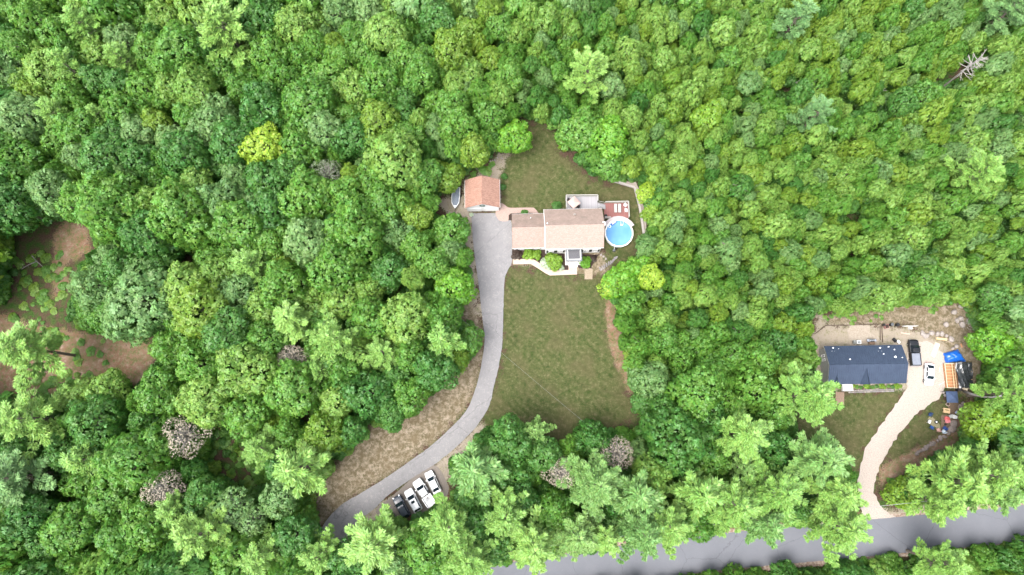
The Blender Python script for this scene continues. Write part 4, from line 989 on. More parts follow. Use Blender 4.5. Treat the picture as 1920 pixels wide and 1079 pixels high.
# frame shed
c, a, sL, sW = rectfit([E(915, 1220), E(1330, 1225), E(1330, 790), E(905, 790)], .9)
sh = thing("shed", "unfinished lumber shed half covered with black plastic", "shed", (c.x, c.y, 0), a)
FLOOR = mat("osb_orange", (.48, .24, .12), (.36, .17, .08), 3, .85)
m = MB(); m.box((0, 0, .12), (sL, sW, .2)); m.build("floor", FLOOR, sh)
xs_ = sL / 2; ys_ = sW / 2; xd = -sL / 2 + 1.75
for y in np.linspace(-ys_, ys_, 9):
    m = MB(); m.beam((-xs_, y, .62), (xd + .2, y, .62), .07, .12); m.build("rafter", LUM, sh)
for x in (-xs_, xd - .35, xd + .15):
    m = MB(); m.beam((x, -ys_ - .05, .74), (x, ys_ + .05, .74), .14, .09); m.build("plate", LUM if x != -xs_ else PLY, sh)
for s in (-1, 1):
    m = MB(); m.beam((-xs_ + .08, s * ys_, .75), (xd + .2, s * ys_, .75), .12, .1); m.build("plate", PLY, sh)
    m = MB(); m.box((.9, s * (ys_ - .05), .85), (sL - 1.8, .08, 1.5)); m.build("wall", FLOOR, sh)
for x in (-xs_ + .05, xd, xs_ - .05):
    for y in (-ys_ + .06, -ys_ / 3, ys_ / 3, ys_ - .06):
        m = MB(); hz_ = .75 if x < 0 else 1.5; m.box((x, y, hz_ / 2 + .1), (.09, .09, hz_)); m.build("stud", LUM, sh)
def cloth(name, m_, corners, zf, nn=16, seed=0, z=0, parent=None, off=Vector((0, 0, 0))):
    rg = np.random.default_rng(seed); vs_, fs_ = [], []
    ph = rg.uniform(0, 6, 8)
    for i in range(nn + 1):
        for j in range(nn + 1):
            u, v_ = i / nn, j / nn
            p = (corners[0] * (1 - u) + corners[1] * u) * (1 - v_) + (corners[3] * (1 - u) + corners[2] * u) * v_
            zz = zf(u, v_) + .05 * math.sin(9 * u + 5 * v_ + ph[0]) + .045 * math.sin(14 * v_ - 7 * u + ph[1]) + .03 * math.sin(23 * u + 9 * v_ + ph[2]) + rg.normal(0, .012)
            e = .06 * math.sin(17 * u + ph[3]) + .05 * math.sin(13 * v_ + ph[4])
            vs_.append((p.x - off.x + e, p.y - off.y + e * .7, zz))
    k = nn + 1
    for i in range(nn):
        for j in range(nn): fs_.append((i * k + j, (i + 1) * k + j, (i + 1) * k + j + 1, i * k + j + 1))
    m = MB(); m.add(vs_, fs_); o = m.build(name, m_, parent, smooth=False)
    so = o.modifiers.new("solid", 'SOLIDIFY'); so.thickness = .015; return o
BPL = mat("black_plastic", (.035, .04, .045), (.025, .028, .03), 2, .22, spec=.6, bump=0)
o = cloth("roof_cover", BPL, [Vector((xd - .1, -ys_ - .1, 0)), Vector((xs_ + .15, -ys_ - .1, 0)), Vector((xs_ + .15, ys_ + .15, 0)), Vector((xd - .1, ys_ + .15, 0))], lambda u, v_: 1.85 - .5 * abs(u - .35) + .12 * math.sin(6 * v_ + 3 * u), 18, 3, parent=sh)
BLUE = mat("blue_tarp", (.012, .12, .50), (.008, .085, .40), 2.5, .3, spec=.6, bump=.3)
cs = [GP(E(925, 770), 1.0), GP(E(1300, 745), 1.0), GP(E(1165, 525), 1.0), GP(E(890, 600), 1.0)]; oc = sum(cs, Vector()) / 4
o = cloth("tarp", BLUE, cs, lambda u, v_: .25 + 1.0 * (math.sin(math.pi * u) * math.sin(math.pi * v_)) ** .5, 18, 5, off=oc); o.location = (oc.x, oc.y, 0); label(o, "crumpled bright blue tarp draped over a pile beside the shed", "tarp")
c = GP(E(705, 540), .15); m = MB()
r_ = thing("plywood_stack", "long pale stack of plywood sheets lying on the gravel yard", "lumber", (c.x, c.y, .03), math.atan2(*(GP(E(770, 400)) - GP(E(650, 680))).yx))
for k in range(4):
    m = MB(); m.box((random.uniform(-.06, .06), random.uniform(-.04, .04), .03 + .045 * k), (3.0, 1.05 - .1 * k, .04), rz=random.uniform(-.02, .02)); m.build("sheet", PLY, r_)
def plank(lab, a, b, w, h, mm, name="timber"):
    p, q = GP(a), GP(b); v = q - p; m = MB(); m.box((0, 0, h / 2), (v.length, w, h))
    return label(m.build(name, mm, None, ((p.x + q.x) / 2, (p.y + q.y) / 2, .03), math.atan2(v.y, v.x)), lab, "timber")
plank("thick pale timber lying below the stone arc", E(715, 335), E(900, 360), .45, .3, LUM)
plank("orange board leaning flat near the blue tarp", E(1160, 430), E(1190, 500), .25, .08, FLOOR)
plank("broken brown board between the tarp and the woods", E(1200, 440), E(1330, 540), .2, .1, mat("old_board", (.2, .13, .09)))
plank("short pale board standing between the white sedan and the shed", E(775, 850), E(780, 935), .28, .12, PLY)
plank("pinkish timber in front of the white lattice", E(80, 235), E(245, 260), .25, .2, mat("pink_wood", (.55, .4, .33)))
lt = thing("lattice_fence", "short white lattice fence with a post behind the black pickup", "fence", tuple(GP(E(230, 120))))
for dz in (.25, .75): m = MB(); m.box((0, 0, dz), (2.9, .05, .08)); m.build("rail", WPL, lt)
for k in range(19): m = MB(); m.box((-1.42 + k * .158, .03, .5), (.07, .03, .95)); m.build("picket", WPL, lt)
m = MB(); m.box((0, -.35, .45), (.35, .6, .9)); m.build("gate_post", WPL, lt)
# low timber edging behind the yard
ed = thing("timber_edging", "dark timber edging along the back of the sandy yard", "edging", tuple(GP(D(270, 295))))
pts = [D(80, 440), D(270, 295), D(640, 293), D(900, 280), D(1290, 272)]
for a, b in zip(pts, pts[1:]):
    p, q = GP(a) - GP(D(270, 295)), GP(b) - GP(D(270, 295)); m = MB(); m.beam((p.x, p.y, .12), (q.x, q.y, .12), .12, .24); m.build("beam", mat("dark_timber", (.09, .06, .045)), ed)
ed = thing("timber_edging", "short dark timber edging dividing the sandy yard above the grey house", "edging", tuple(GP(D(1260, 290))))
for a, b in ((D(1245, 290), D(1250, 560)), (D(1275, 290), D(1290, 600))):
    p, q = GP(a) - GP(D(1260, 290)), GP(b) - GP(D(1260, 290)); m = MB(); m.beam((p.x, p.y, .1), (q.x, q.y, .1), .1, .2); m.build("beam", mat("dark_timber", (.09, .06, .045)), ed)
def bin_(lab, p, r1, h, mm, name="barrel", lid=None):
    c = GP(p); r = thing(name, lab, name.replace("_", " "), tuple(c)); m = MB(); m.tube([(0, 0, 0), (0, 0, h * .6), (0, 0, h)], [r1 * .88, r1, r1 * .94], 14); m.build("drum", mm, r)
    m = MB(); m.tube([(0, 0, h), (0, 0, h + .05)], [r1, r1 * .9], 14); m.build("lid", lid or mm, r); return r
bin_("black barrel with a white mark at the back of the sandy yard", D(1430, 285), .33, .9, BLACK, lid=mat("lid_grey", (.10, .11, .12)))
bin_("black barrel furthest right at the back of the sandy yard", D(1535, 290), .36, .9, BLACK)
bin_("small black barrel left of the pink planter", D(1298, 290), .24, .7, BLACK)
pl = thing("planter", "square faded pink planter box behind the grey house", "planter", tuple(GP(D(1350, 315))), R(10)); m = MB(); m.box((0, 0, .25), (.85, .85, .5)); m.build("box", mat("faded_pink", (.36, .17, .16)), pl); m = MB(); m.box((0, 0, .51), (.7, .7, .03)); m.build("soil", MULCH, pl)
ac = thing("air_conditioner", "pale air conditioner box against the back wall of the grey house", "air conditioner", tuple(GP(D(840, 600)))); m = MB(); m.box((0, 0, .4), (.85, .75, .78)); m.build("case", WPL, ac); m = MB(); m.tube([(0, 0, .79), (0, 0, .83)], .3, 16); m.build("fan_grille", mat("grille", (.3, .32, .34)), ac)
m = MB(); m.box((-.75, .05, .25), (.5, .7, .5)); label(m.build("storage_box", mat("box_grey", (.22, .23, .22)), None, tuple(GP(D(840, 600)))), "low grey box left of the air conditioner", "box")
gl = thing("gas_grill", "silver gas grill with a domed lid behind the grey house", "grill", tuple(GP(D(1060, 570))))
m = MB(); m.box((0, 0, .45), (1.1, .55, .8)); m.build("cart", BLACK, gl); m = MB(); m.tube([(-.5, 0, .9), (.5, 0, .9)], .28, 14); m.build("lid", mat("steel", (.5, .52, .56), None, 3, .25, .8), gl); 
for s in (-1, 1): m = MB(); m.box((s * .75, 0, .85), (.4, .5, .05)); m.build("side_shelf", mat("steel", (.5, .52, .56)), gl)
hb = thing("work_bench", "brown wooden bench between the grill and the back wall", "bench", tuple(GP(D(1080, 620)))); m = MB(); m.box((0, 0, .6), (1.2, .5, .06)); m.build("top", mat("old_board", (.2, .13, .09)), hb)
for x in (-.5, .5):
    for y in (-.2, .2): m = MB(); m.box((x, y, .29), (.06, .06, .57)); m.build("leg", mat("old_board", (.2, .13, .09)), hb)
jk = [("dark toy car by the back right corner of the grey house", D(1500, 560), BLACK, (.9, .6, .5)), ("white toy car by the back right corner of the grey house", D(1570, 590), WPL, (.7, .6, .45))]
for lb, p, mm, s in jk:
    r = thing("ride_on_toy", lb, "toy", tuple(GP(p)), R(-50)); m = MB(); m.loft([[(x * s[0], y * s[1] * w_, z * s[2]) for y, z in ((-.5, .25), (-.5, .7), (-.3, zt), (.3, zt), (.5, .7), (.5, .25))] for x, w_, zt in ((-.5, .8, .8), (-.2, 1, 1.1), (.1, 1, 1.0), (.5, .7, .7))]); m.build("body", mm, r)
    for sx in (-.3, .3):
        for sy in (-1, 1): m = MB(); m.tube([(sx * s[0], sy * s[1] * .42, .1), (sx * s[0], sy * s[1] * .55, .1)], .1, 10); m.build("wheel", TYRE, r)
# navy canopy and seating
canopy("canopy_tent", "square navy canopy tent beside the shed", "canopy", GP(F(1030, 430), 2.3), 1.12, 2.0, 2.6, mat("navy_cloth", (.045, .07, .135), (.038, .06, .12), 2, .85), R(-1), 0)
bn = thing("bin", "black wheeled bin at the upper right corner of the navy canopy", "bin", tuple(GP(F(1100, 300)))); m = MB(); m.box((0, 0, .5), (.7, .6, .95)); m.build("body", BLACK, bn); m = MB(); m.box((0, 0, 1.0), (.75, .65, .06)); m.build("lid", DARKM, bn)
bx_ = thing("crate", "beige wooden box between the shed and the navy canopy", "box", tuple(GP(F(1200, 270))), R(-28)); m = MB(); m.box((0, 0, .45), (1.0, .7, .85)); m.build("box", mat("beige_box", (.52, .42, .33)), bx_); m = MB(); m.box((0, 0, .89), (1.05, .75, .04)); m.build("lid", PLY, bx_)
plank("white pole lying from the beige box towards the canopy", F(1050, 258), F(1170, 258), .12, .12, WPL)
plank("long pale board from the shed corner to the driveway", F(770, 215), F(900, 140), .14, .08, mat("pale_board", (.55, .50, .45)))
bench = thing("garden_bench", "light wooden slatted bench left of the glass table", "bench", tuple(GP(F(890, 675))), R(-8))
for k in range(5): m = MB(); m.box((0, -.38 + k * .19, .42), (1.3, .16, .05)); m.build("slat", LUM, bench)
m = MB(); m.box((0, .1, .47), (.8, .18, .05)); m.build("cushion", mat("olive_cloth", (.16, .15, .06)), bench)
for x in (-.58, .58):
    for y in (-.35, .35): m = MB(); m.box((x, y, .2), (.08, .08, .4)); m.build("leg", LUM, bench)
fpit = thing("planter", "round brown planter with pale rim below the navy canopy", "planter", tuple(GP(F(915, 560)))); m = MB(); m.tube([(0, 0, 0), (0, 0, .4)], [.3, .38], 16); m.build("pot", mat("pot_rim", (.45, .36, .3)), fpit); m = MB(); m.tube([(0, 0, .4), (0, 0, .43)], .3, 16); m.build("soil", MULCH, fpit)
for lb, p, mm, rz in (("navy camp chair at the top of the fire pit ring", F(590, 750), mat("navy_fabric", (.02, .05, .13)), R(160)), ("white camp chair left of the fire pit", F(575, 875), WPL, R(240)), ("bright blue camp chair below left of the fire pit", F(620, 975), mat("blue_fabric", (.02, .08, .28)), R(-30)),
                      ("pale pink camp chair below the fire pit", F(735, 1020), mat("pink_fabric", (.55, .33, .28)), R(10)), ("blue camp chair lower right of the fire pit", F(850, 990), mat("blue_fabric2", (.02, .06, .22)), R(40)), ("pale blue chair at the very bottom of the seating area", F(830, 1048), mat("pale_blue", (.5, .58, .66)), R(30)),
                      ("red lawn chair above the pink one right of the fire pit", F(878, 815), mat("red_fabric", (.55, .12, .12)), R(80)), ("pink lawn chair right of the fire pit", F(888, 865), mat("pink_bright", (.60, .22, .24)), R(90)), ("white picnic chair beside the grey glass table", F(1012, 785), WPL, R(70)), ("pale grey folding chair left of the white picnic chair", F(960, 780), mat("pale_grey", (.5, .52, .52)), R(200))):
    chair("camp_chair", lb, GP(p), .02, rz, mm)
gt = thing("side_table", "square grey glass table tilted beside the white chair", "table", tuple(GP(F(1062, 712))), R(35)); m = MB(); m.box((0, 0, .6), (.62, .62, .05)); m.build("top", mat("slate_top", (.36, .40, .50), None, 2, .3), gt)
for x in (-.26, .26):
    for y in (-.26, .26): m = MB(); m.box((x, y, .29), (.04, .04, .57)); m.build("leg", BLACK, gt)
fr = thing("fire_ring", "round stone fire ring with two logs at the edge of the woods", "fire pit", tuple(GP(F(1120, 790))))
for k in range(12): m = MB(); a = k * .5236; m.box((.45 * math.cos(a), .45 * math.sin(a), .12), (.22, .2, .24), rz=a); m.build("stone", ROCKD, fr)
for k in (-1, 1): m = MB(); m.tube([(-.3, k * .1 - .05, .25), (.3, k * .1 + .12, .25)], .06, 8); m.build("log", LUM, fr)
fp2 = thing("fire_pit", "small black metal fire pit with a pale bowl in the ring of camp chairs", "fire pit", tuple(GP(F(712, 880)))); m = MB(); m.tube([(0, 0, .02), (0, 0, .35)], [.25, .36], 16); m.build("bowl", BLACK, fp2); m = MB(); m.tube([(0, 0, .352), (0, 0, .37)], [.18, .15], 12); m.build("ash", WPL, fp2)
bk = bin_("small black bucket between the pink chair and the blue one", F(878, 925), .18, .35, BLACK, "bucket")
mbx = thing("well_cap", "small grey well cap at the tree edge of the lower lawn", "well cap", (*GP((1500 + 340 / 4.571, 780 + 290 / 4.571))[:2], 0)); m = MB(); m.tube([(0, 0, 0), (0, 0, .5), (0, 0, .55)], [.2, .2, .26], 12); m.build("cap", mat("well_grey", (.4, .46, .55)), mbx)

# ------------------------------------------------------------------ utility poles and wires
POLE = mat("pole_grey", (.42, .42, .42), (.3, .3, .3), 3, .9)
def upole(lab, base, h=10):
    c = GP(base); r = thing("utility_pole", lab, "utility pole", tuple(c), R(8)); m = MB(); m.tube([(0, 0, 0), (0, 0, h)], [.17, .12], 10); m.build("pole", POLE, r)
    m = MB(); m.box((0, 0, h - .9), (1.1, .1, .12)); m.build("crossarm", POLE, r)
    m = MB(); m.tube([(.35, .1, h - 2.3), (.35, .1, h - 1.3)], .24, 12); m.build("transformer", mat("transformer", (.55, .58, .6)), r)
    for x in (-.45, 0, .45): m = MB(); m.tube([(x, 0, h - .84), (x, 0, h - .6)], .05, 8); m.build("insulator", WPL, r)
    return c, h
q1 = upole("utility pole with transformer leaning over the road verge at the bottom", (1307, 970)); q2 = upole("utility pole at the right edge beside the pines", (1862, 912)); q3 = upole("utility pole partly hidden by the pines at the bottom left of the road", (800, 1040))
def wire(lab, a, b, sag, r_=.03):
    a, b = Vector(a), Vector(b); m = MB(); pts = []
    for i in range(17):
        t = i / 16; p = a.lerp(b, t); p.z -= sag * 4 * t * (1 - t); pts.append(p - a)
    m.tube(pts, r_, 5); return label(m.build("power_line", mat("wire", (.35, .35, .36), None, 3, .5), None, a), lab, "cable")
P1, P2, P3 = (Vector((q[0].x, q[0].y, 9.5)) for q in (q1, q2, q3))
wire("power line along the road right of the middle utility pole", P1, P2, .9, .04); wire("power line along the road left of the middle utility pole", P3, P1, .9, .04)
wire("power line continuing off the right edge", P2, P2 + (P2 - P1) * .8, .9, .04)
wire("thin power line crossing the long lawn to the driveway side", GP((1112, 806), 8.0), GP((868, 600), 6.0), 1.2, .011)
# ------------------------------------------------------------------ trees: shared meshes
BIG, SMALL = {}, {}
for ci, cname in enumerate(('mid green', 'dark green', 'light green', 'olive green', 'grey green')):
    BIG[cname] = []; SMALL[cname] = []
shapesB = [crown_quads(np.random.default_rng(100 + i), 60, 2300, .075) for i in range(6)]
def peaked(VQ, k):
    V = VQ[0].copy(); V[:, :2] *= (1.08 - k * np.clip(V[:, 2:3] + .1, 0, 1)); return V, VQ[1]
shapesS = [crown_quads(np.random.default_rng(200 + i), 26, 850, .118, pr=(.27, .46)) for i in range(5)]
shapesS = [peaked(q, k) for q, k in zip(shapesS, (.55, .35, .6, .15, .45))]
for cname in BIG:
    for q in shapesB: BIG[cname].append(ros_mesh("crown", q, LEAF[cname]))
    for q in shapesS: SMALL[cname].append(ros_mesh("crown", q, LEAF[cname]))
wispy = [crown_quads(np.random.default_rng(700 + i), 44, 1500, .036, pr=(.22, .42)) for i in range(3)]
def special(col, k=0, base=None, keep=1.0):
    q = (base or shapesB)[k]
    if keep < 1: q = (q[0], q[1][np.repeat(np.random.default_rng(5).random(len(q[1]) // 6) < keep, 6)])
    return ros_mesh("crown", q, LEAF[col])
def trunk_mesh(seed, m_, n_limb=5):
    rg = random.Random(seed); m = MB(); bx = [(0, 0, -.02)]; x = y = 0
    for i in range(1, 6): x += rg.uniform(-.12, .12); y += rg.uniform(-.12, .12); bx.append((x, y, i * .2))
    m.tube(bx, [.20, .16, .14, .115, .09, .05], 7)
    for k in range(n_limb):
        t = rg.uniform(.5, .85); a = rg.uniform(0, 6.28); l = rg.uniform(1.2, 2.2); i = int(t * 5)
        s = Vector(bx[i]).lerp(Vector(bx[i + 1]), t * 5 - i)
        m.tube([s, s + Vector((math.cos(a) * l * .5, math.sin(a) * l * .5, .05)), s + Vector((math.cos(a) * l, math.sin(a) * l, .14))], [.07, .05, .02], 5)
    me = bpy.data.meshes.new("trunk"); me.from_pydata(m.v, [], m.f); me.materials.append(m_); return me
TRUNK = [trunk_mesh(i, BARK) for i in range(4)]

def broadleaf(base, Rr, h, me, lab, group=None, vz=1.05, name="broadleaf_tree"):
    r = thing(name, lab, "tree", (base.x, base.y, 0), random.uniform(0, 6.28), group)
    link("trunk", random.choice(TRUNK), r, (0, 0, 0), 0, (1, 1, h - Rr * .6))
    link("crown", me, r, (0, 0, h - Rr * vz * .85), 0, (Rr, Rr, Rr * vz))
    return r
PINES = []
def pine_variant(seed, h, Rm, mname, dens=1.0):
    rg = np.random.default_rng(seed); q, br = pine_quads(rg, h, Rm, dens)
    return [quads_mesh("crown", q, LEAF[mn]) for mn in mname], br
def pine_trunk(br, h, seed):
    m = MB(); m.tube([(0, 0, -.1), (.1, .05, h * .3), (0, .1, h * .6), (.03, 0, h - 3.2)], [.32, .26, .16, .03], 8)
    for z, a, L in br:
        if z > h - 3.4: continue
        m.tube([(0, 0, z), (math.cos(a) * L * .55, math.sin(a) * L * .55, z + .08 * L)], [.055, .02], 4, cap=False)
    rg = random.Random(seed)
    for k in range(14):
        z = rg.uniform(h * .2, h * .42); a = rg.uniform(0, 6.28); l = rg.uniform(.8, 2.2); m.tube([(0, 0, z), (math.cos(a) * l, math.sin(a) * l, z - .1)], [.04, .012], 4)
    me = bpy.data.meshes.new("trunk"); me.from_pydata(m.v, [], m.f); me.materials.append(PBARK); return me
PBARK = mat("pine_bark", (.25, .205, .165), (.15, .12, .10), 5, .95, bump=.6)
PV = []
for i, (h, Rm) in enumerate(((19, 4.1), (21, 3.6), (17, 4.4), (20, 4.6), (15, 3.0))):
    ms, br = pine_variant(300 + i, h, Rm, ('pine light', 'pine green', 'pine blue')); PV.append((h, Rm, ms, pine_trunk(br, h, i)))

# ------------------------------------------------------------------ hand placed trees (px of the crown seen, radius px)
PINEPX = [ # x, y, r, colour(0 light,1 green,2 blue), words
 (425,58,52,0,"tall pale pine standing out at the top left"),(150,42,34,0,"pale pine near the top left corner, left of the tall pale one"),(92,205,34,0,"slim pale pine at the upper left edge woods"),(165,205,26,0,"short pale pine beside the slim one in the upper left woods"),(120,120,30,0,"pale pine between the corner pine and the slim pine, upper left"),
 (460,497,36,0,"pale pine among broadleaf trees left of the driveway's middle"),(545,600,42,0,"pale pine at the left end of the pair above the pinkish dead tree"),(632,640,46,0,"broad pale pine right of the pinkish dead tree"),(712,660,36,0,"compact pale pine midway between the dead tree and the driveway"),(828,640,36,0,"pale pine nearest the driveway bend"),(590,690,28,0,"small pale pine below the broad pale one"),
 (52,655,52,0,"lone feathery pine on the brown clearing at the left edge"),(55,785,58,0,"large pale pine below the brown clearing"),(30,895,58,2,"bluish pine on the left edge near the bottom"),(150,862,36,0,"yellowish pine right of the bluish one near the left bottom"),(380,1000,48,0,"pale pine near the bottom left, right of the brown gap"),(318,958,34,0,"pale pine just below the brown-crowned trees, bottom left"),(482,1052,44,0,"pale pine on the bottom edge left of the driveway"),
 (478,845,34,0,"pale pine at the top right of the weedy clearing"),(560,880,48,0,"large pale pine left of the sandy driveway slope"),(592,1045,38,0,"pale pine overhanging the foot of the driveway"),
 (705,1015,58,0,"wide pale pine right of the driveway foot"),(845,985,52,0,"pale pine below the parked pickup truck"),(880,1045,45,0,"pale pine on the bottom edge below the parked cars"),(890,878,50,1,"green pine right of the parked cars"),(948,968,44,0,"star-shaped pale pine in the bottom woods"),(1000,1022,46,0,"pale pine between the star-shaped pine and the road"),
 (1003,808,30,1,"small green pine at the bottom edge of the long lawn"),(1118,905,52,1,"tall green pine with long arms below the brown-pink tree"),(1190,925,46,1,"green pine right of the long-armed one"),(1082,1005,44,1,"green pine on the road edge, bottom middle"),(1138,1012,34,0,"pale pine left of the first gap to the road"),(1205,1000,48,1,"green pine overhanging the road, bottom middle"),(1250,985,46,0,"pale pine overhanging the road right of the bottom middle"),
 (1305,925,48,0,"pale pine above the utility pole"),(1372,945,46,0,"pale pine right of the utility pole"),(1388,815,46,0,"star-shaped pale pine left of the lower lawn"),(1400,878,30,1,"small green pine below the star-shaped one near the lower lawn"),(1450,920,52,0,"pale pine along the road left of the gravel driveway"),(1440,985,36,1,"lower green pine hanging over the road verge"),(1510,742,50,0,"large pale pine covering the left end of the grey house lawn"),
 (1530,862,54,1,"green pine at the lower left of the grey house lawn"),(1560,925,52,0,"pale pine left of the gravel driveway mouth"),(1568,985,52,0,"pale pine reaching far over the road by the driveway mouth"),
 (1790,905,54,0,"pale pine right of the gravel driveway"),(1845,890,46,0,"pale pine between the road and the right edge"),(1775,945,40,0,"pale pine overhanging the road verge at right"),(1908,738,40,0,"pale pine with a bent bare trunk at the right edge"),(1908,880,40,0,"pale pine on the right edge above the road"),(1880,930,36,1,"green pine low on the right edge above the road"),
 (1103,128,40,0,"lone pale pine with a white bare trunk above the back lawn"),(1843,318,38,0,"pale pine with a bare trunk in the upper right woods"),(1540,205,34,2,"greyish pine in the upper right woods"),(1560,1078,1,0,""),(1785,1062,42,0,"pale pine on the bottom edge below the road, right"),(1500,1085,40,1,""),
 (1500,25,34,2,"greyish pine near the top edge, right half"),(1735,262,30,2,""),(1400,140,26,2,""),(1905,10,38,2,"pale greyish pine in the top right corner"),(660,300,1,0,""),
 (215,100,28,0,"pale pine at the top left between the corner trees"),(1500,475,28,2,""),(1690,470,34,2,"")]
placed = []   # (x, y, radius) world, for spacing
npine = 0
for (x, y, r, ci, words_) in PINEPX:
    if r < 5 or not words_: continue
    zc = 14.0; W = G(x, y, zc); mpp = (H - zc) / (FPX * 1.0)
    _, dep = to_px(W); Rm = r / dep[0] * 1.12
    h0, R0, ms, tm = PV[npine % len(PV)]; s = Rm / R0; hs = min(max(s * .55 + .5, .8), 1.12) * 17 / h0 * (1.12 if r > 44 else .95)
    rt = thing("pine_tree", words_, "tree", (W.x, W.y, 0), random.uniform(0, 6.28), "pine trees among the broadleaf woods")
    link("trunk", tm, rt, scale=(1, 1, hs)); link("crown", ms[ci], rt, scale=(s, s, hs)); npine += 1
    placed.append((W.x, W.y, Rm * .72, "pine"))
# x, y, r px, colour, height, label
SP = [(490,268,33,'yellow',13,"bright yellow-green round tree in the upper left woods",0,1),(850,536,38,'vivid green',11,"vivid green round tree leaning over the driveway edge",1,1),(1200,512,34,'vivid green',9,"vivid green tree with yellow patches below the pool",2,1),(1168,528,34,'vivid green',9,"vivid green tree at the top right corner of the long lawn",3,1),
 (1222,520,20,'yellow',9.5,"yellow-topped tree right of the pool stone steps",4,.8),(1215,362,20,'yellow',6,"small yellow-green tree just outside the retaining wall",5,1),(1222,400,18,'lime green',6,"lime green small tree beside the retaining wall",1,1),(1330,215,28,'lime green',11,"lime green round tree right of the back lawn woods",2,1),(965,255,30,'vivid green',9,"bright green tree at the upper left end of the back lawn",3,1),
 (1140,255,38,'vivid green',12,"vivid green large tree at the right of the back lawn tip",4,1),(1090,240,38,'mid green',12,"rounded mid green tree at the tip of the back lawn",5,1),(1140,310,26,'mid green',9,"mid green tree overlapping the back lawn edge",0,1),(842,432,37,'mid green',9,"round green tree beside the top of the driveway",1,1),(878,640,26,'mid green',8,"green tree on the driveway side slope",2,1),
 (1868,648,34,'vivid green',9,"vivid green tree right of the brush bank",3,1),(1765,832,1,'mid green',8,"",0,1),(1854,790,36,'lime green',9,"lime green tree right of the camp chairs",4,1),(1700,925,30,'lime green',5,"low lime green tree beside the gravel driveway mouth",5,1),
 (252,560,62,'grey green',14,"largest pale round tree in the left woods",0,1),(205,930,52,'mid green',12,"large round green tree near the bottom left",1,1),(880,345,1,'olive green',6,"",2,1),(842,330,26,'olive green',8,"olive tree hanging over the boat beside the garage",2,1),
 (340,818,34,'brown',12,"brown-crowned dying tree with a bare trunk, left of the weedy clearing",3,.26),(302,918,32,'brown',12,"brown-crowned dying tree near the bottom left",4,.26),(545,668,24,'brown',10,"pinkish grey dead-looking tree among the pines left of the driveway",5,.35),(1052,888,25,'brown',10,"brown-pink tree left of the long-armed pine",0,.3),(1158,850,28,'brown',10,"brown-pink tree at the bottom right end of the long lawn",1,.3),
 (612,325,26,'silver',10,"whitish grey tree right of the yellow-green one",2,.5),(430,955,34,'grey green',11,"grey leafed tree right of the brown-crowned ones",3,.6),(520,935,30,'grey green',11,"grey leafed tree below the weedy clearing",4,.7),(465,975,26,'grey green',10,"grey leafed tree between the two others near the bottom left",5,.6),
 (718,55,36,'light green',15,"large pale-leafed tree near the top edge, left of middle",0,1),(1150,535,24,'yellow',8,"yellow-patched tree at the upper corner of the long lawn",2,.5),(1205,755,22,'dark green',7,"bluish dark tree at the lower right end of the long lawn",1,1)]
for (x, y, r, col, h, lb, k, keep) in SP:
    if not lb: continue
    if col in ('brown', 'silver', 'grey green', 'yellow') and h > 9: h += 2.5; r *= 1.12
    z = h - 1.5; W = G(x, y, z); _, dep = to_px(W); Rr = r / dep[0]
    me = ros_mesh('crown', wispy[k % 3], LEAF[col]) if col in ('brown', 'silver') else special(col, k, keep=keep)
    t = broadleaf(W, Rr, h, me, lb)
    if col in ('brown', 'silver') or keep < .7:
        m = MB(); rg = random.Random(k)
        for i in range(90):
            a = rg.uniform(0, 6.28); e = rg.uniform(.1, 1.4); l = Rr * rg.uniform(.7, 1.0); zc = h - Rr * .9
            d1 = Vector((math.cos(a) * math.cos(e), math.sin(a) * math.cos(e), math.sin(e)))
            m.tube([(0, 0, zc - .6), Vector((0, 0, zc)) + d1 * l * .5 + Vector((rg.uniform(-.2, .2), rg.uniform(-.2, .2), 0)), Vector((0, 0, zc)) + d1 * l], [.07, .04, .015], 4, cap=False)
        m.build("branches", DEADWOOD, t)
    placed.append((W.x, W.y, Rr * (1.25 if col in ("brown", "silver") else 1.0), "sp"))
# snags
def snag(lab, base, top, n, h, rr=.16, name="dead_tree"):
    b = GP(base); r = thing(name, lab, "dead tree", tuple(b)); tp = GP(top, h) - b; m = MB()
    m.tube([(0, 0, 0), tp * .5 + Vector((.1, .1, 0)), tp], [rr, rr * .7, rr * .3], 8); m.build("trunk", DEADWOOD, r)
    rg = random.Random(int(base[0])); 
    for k in range(n):
        t = rg.uniform(.45, 1) ** .8; a = rg.uniform(0, 6.28); l = (1.25 - t) * 3.0 + .5; s = tp * t; m = MB()
        e = s + Vector((math.cos(a) * l, math.sin(a) * l, rg.uniform(.2, .9)))
        m.tube([s, s.lerp(e, .5) + Vector((0, 0, -.15)), e], [.075, .055, .03], 5); 
        e2 = s.lerp(e, .6); m.tube([e2, e2 + Vector((math.cos(a + .6) * l * .35, math.sin(a + .6) * l * .35, .2))], [.045, .02], 4); m.build("branch", DEADWOOD, r)
    return r
snag("bare white dead tree standing in the upper right woods", (1762, 168), (1843, 104), 34, 17, .2)
sn = snag("slim bare dead stem in the upper right woods, left of the big bare one", (1665, 72), (1652, 85), 3, 0.1, .02) if False else None
for i, (a, b, lb) in enumerate((((1644, 88), (1666, 64), "short bare trunk showing in the upper right woods"), ((1490, 165), (1502, 148), "bare trunk showing below the greyish pine woods"), ((1466, 115), (1484, 92), "bare trunk left of the greyish pine, upper right"), ((1632, 178), (1644, 164), "bare trunk above the vivid woods at upper right"))):
    snag(lb, a, b, 2, 9, .13)
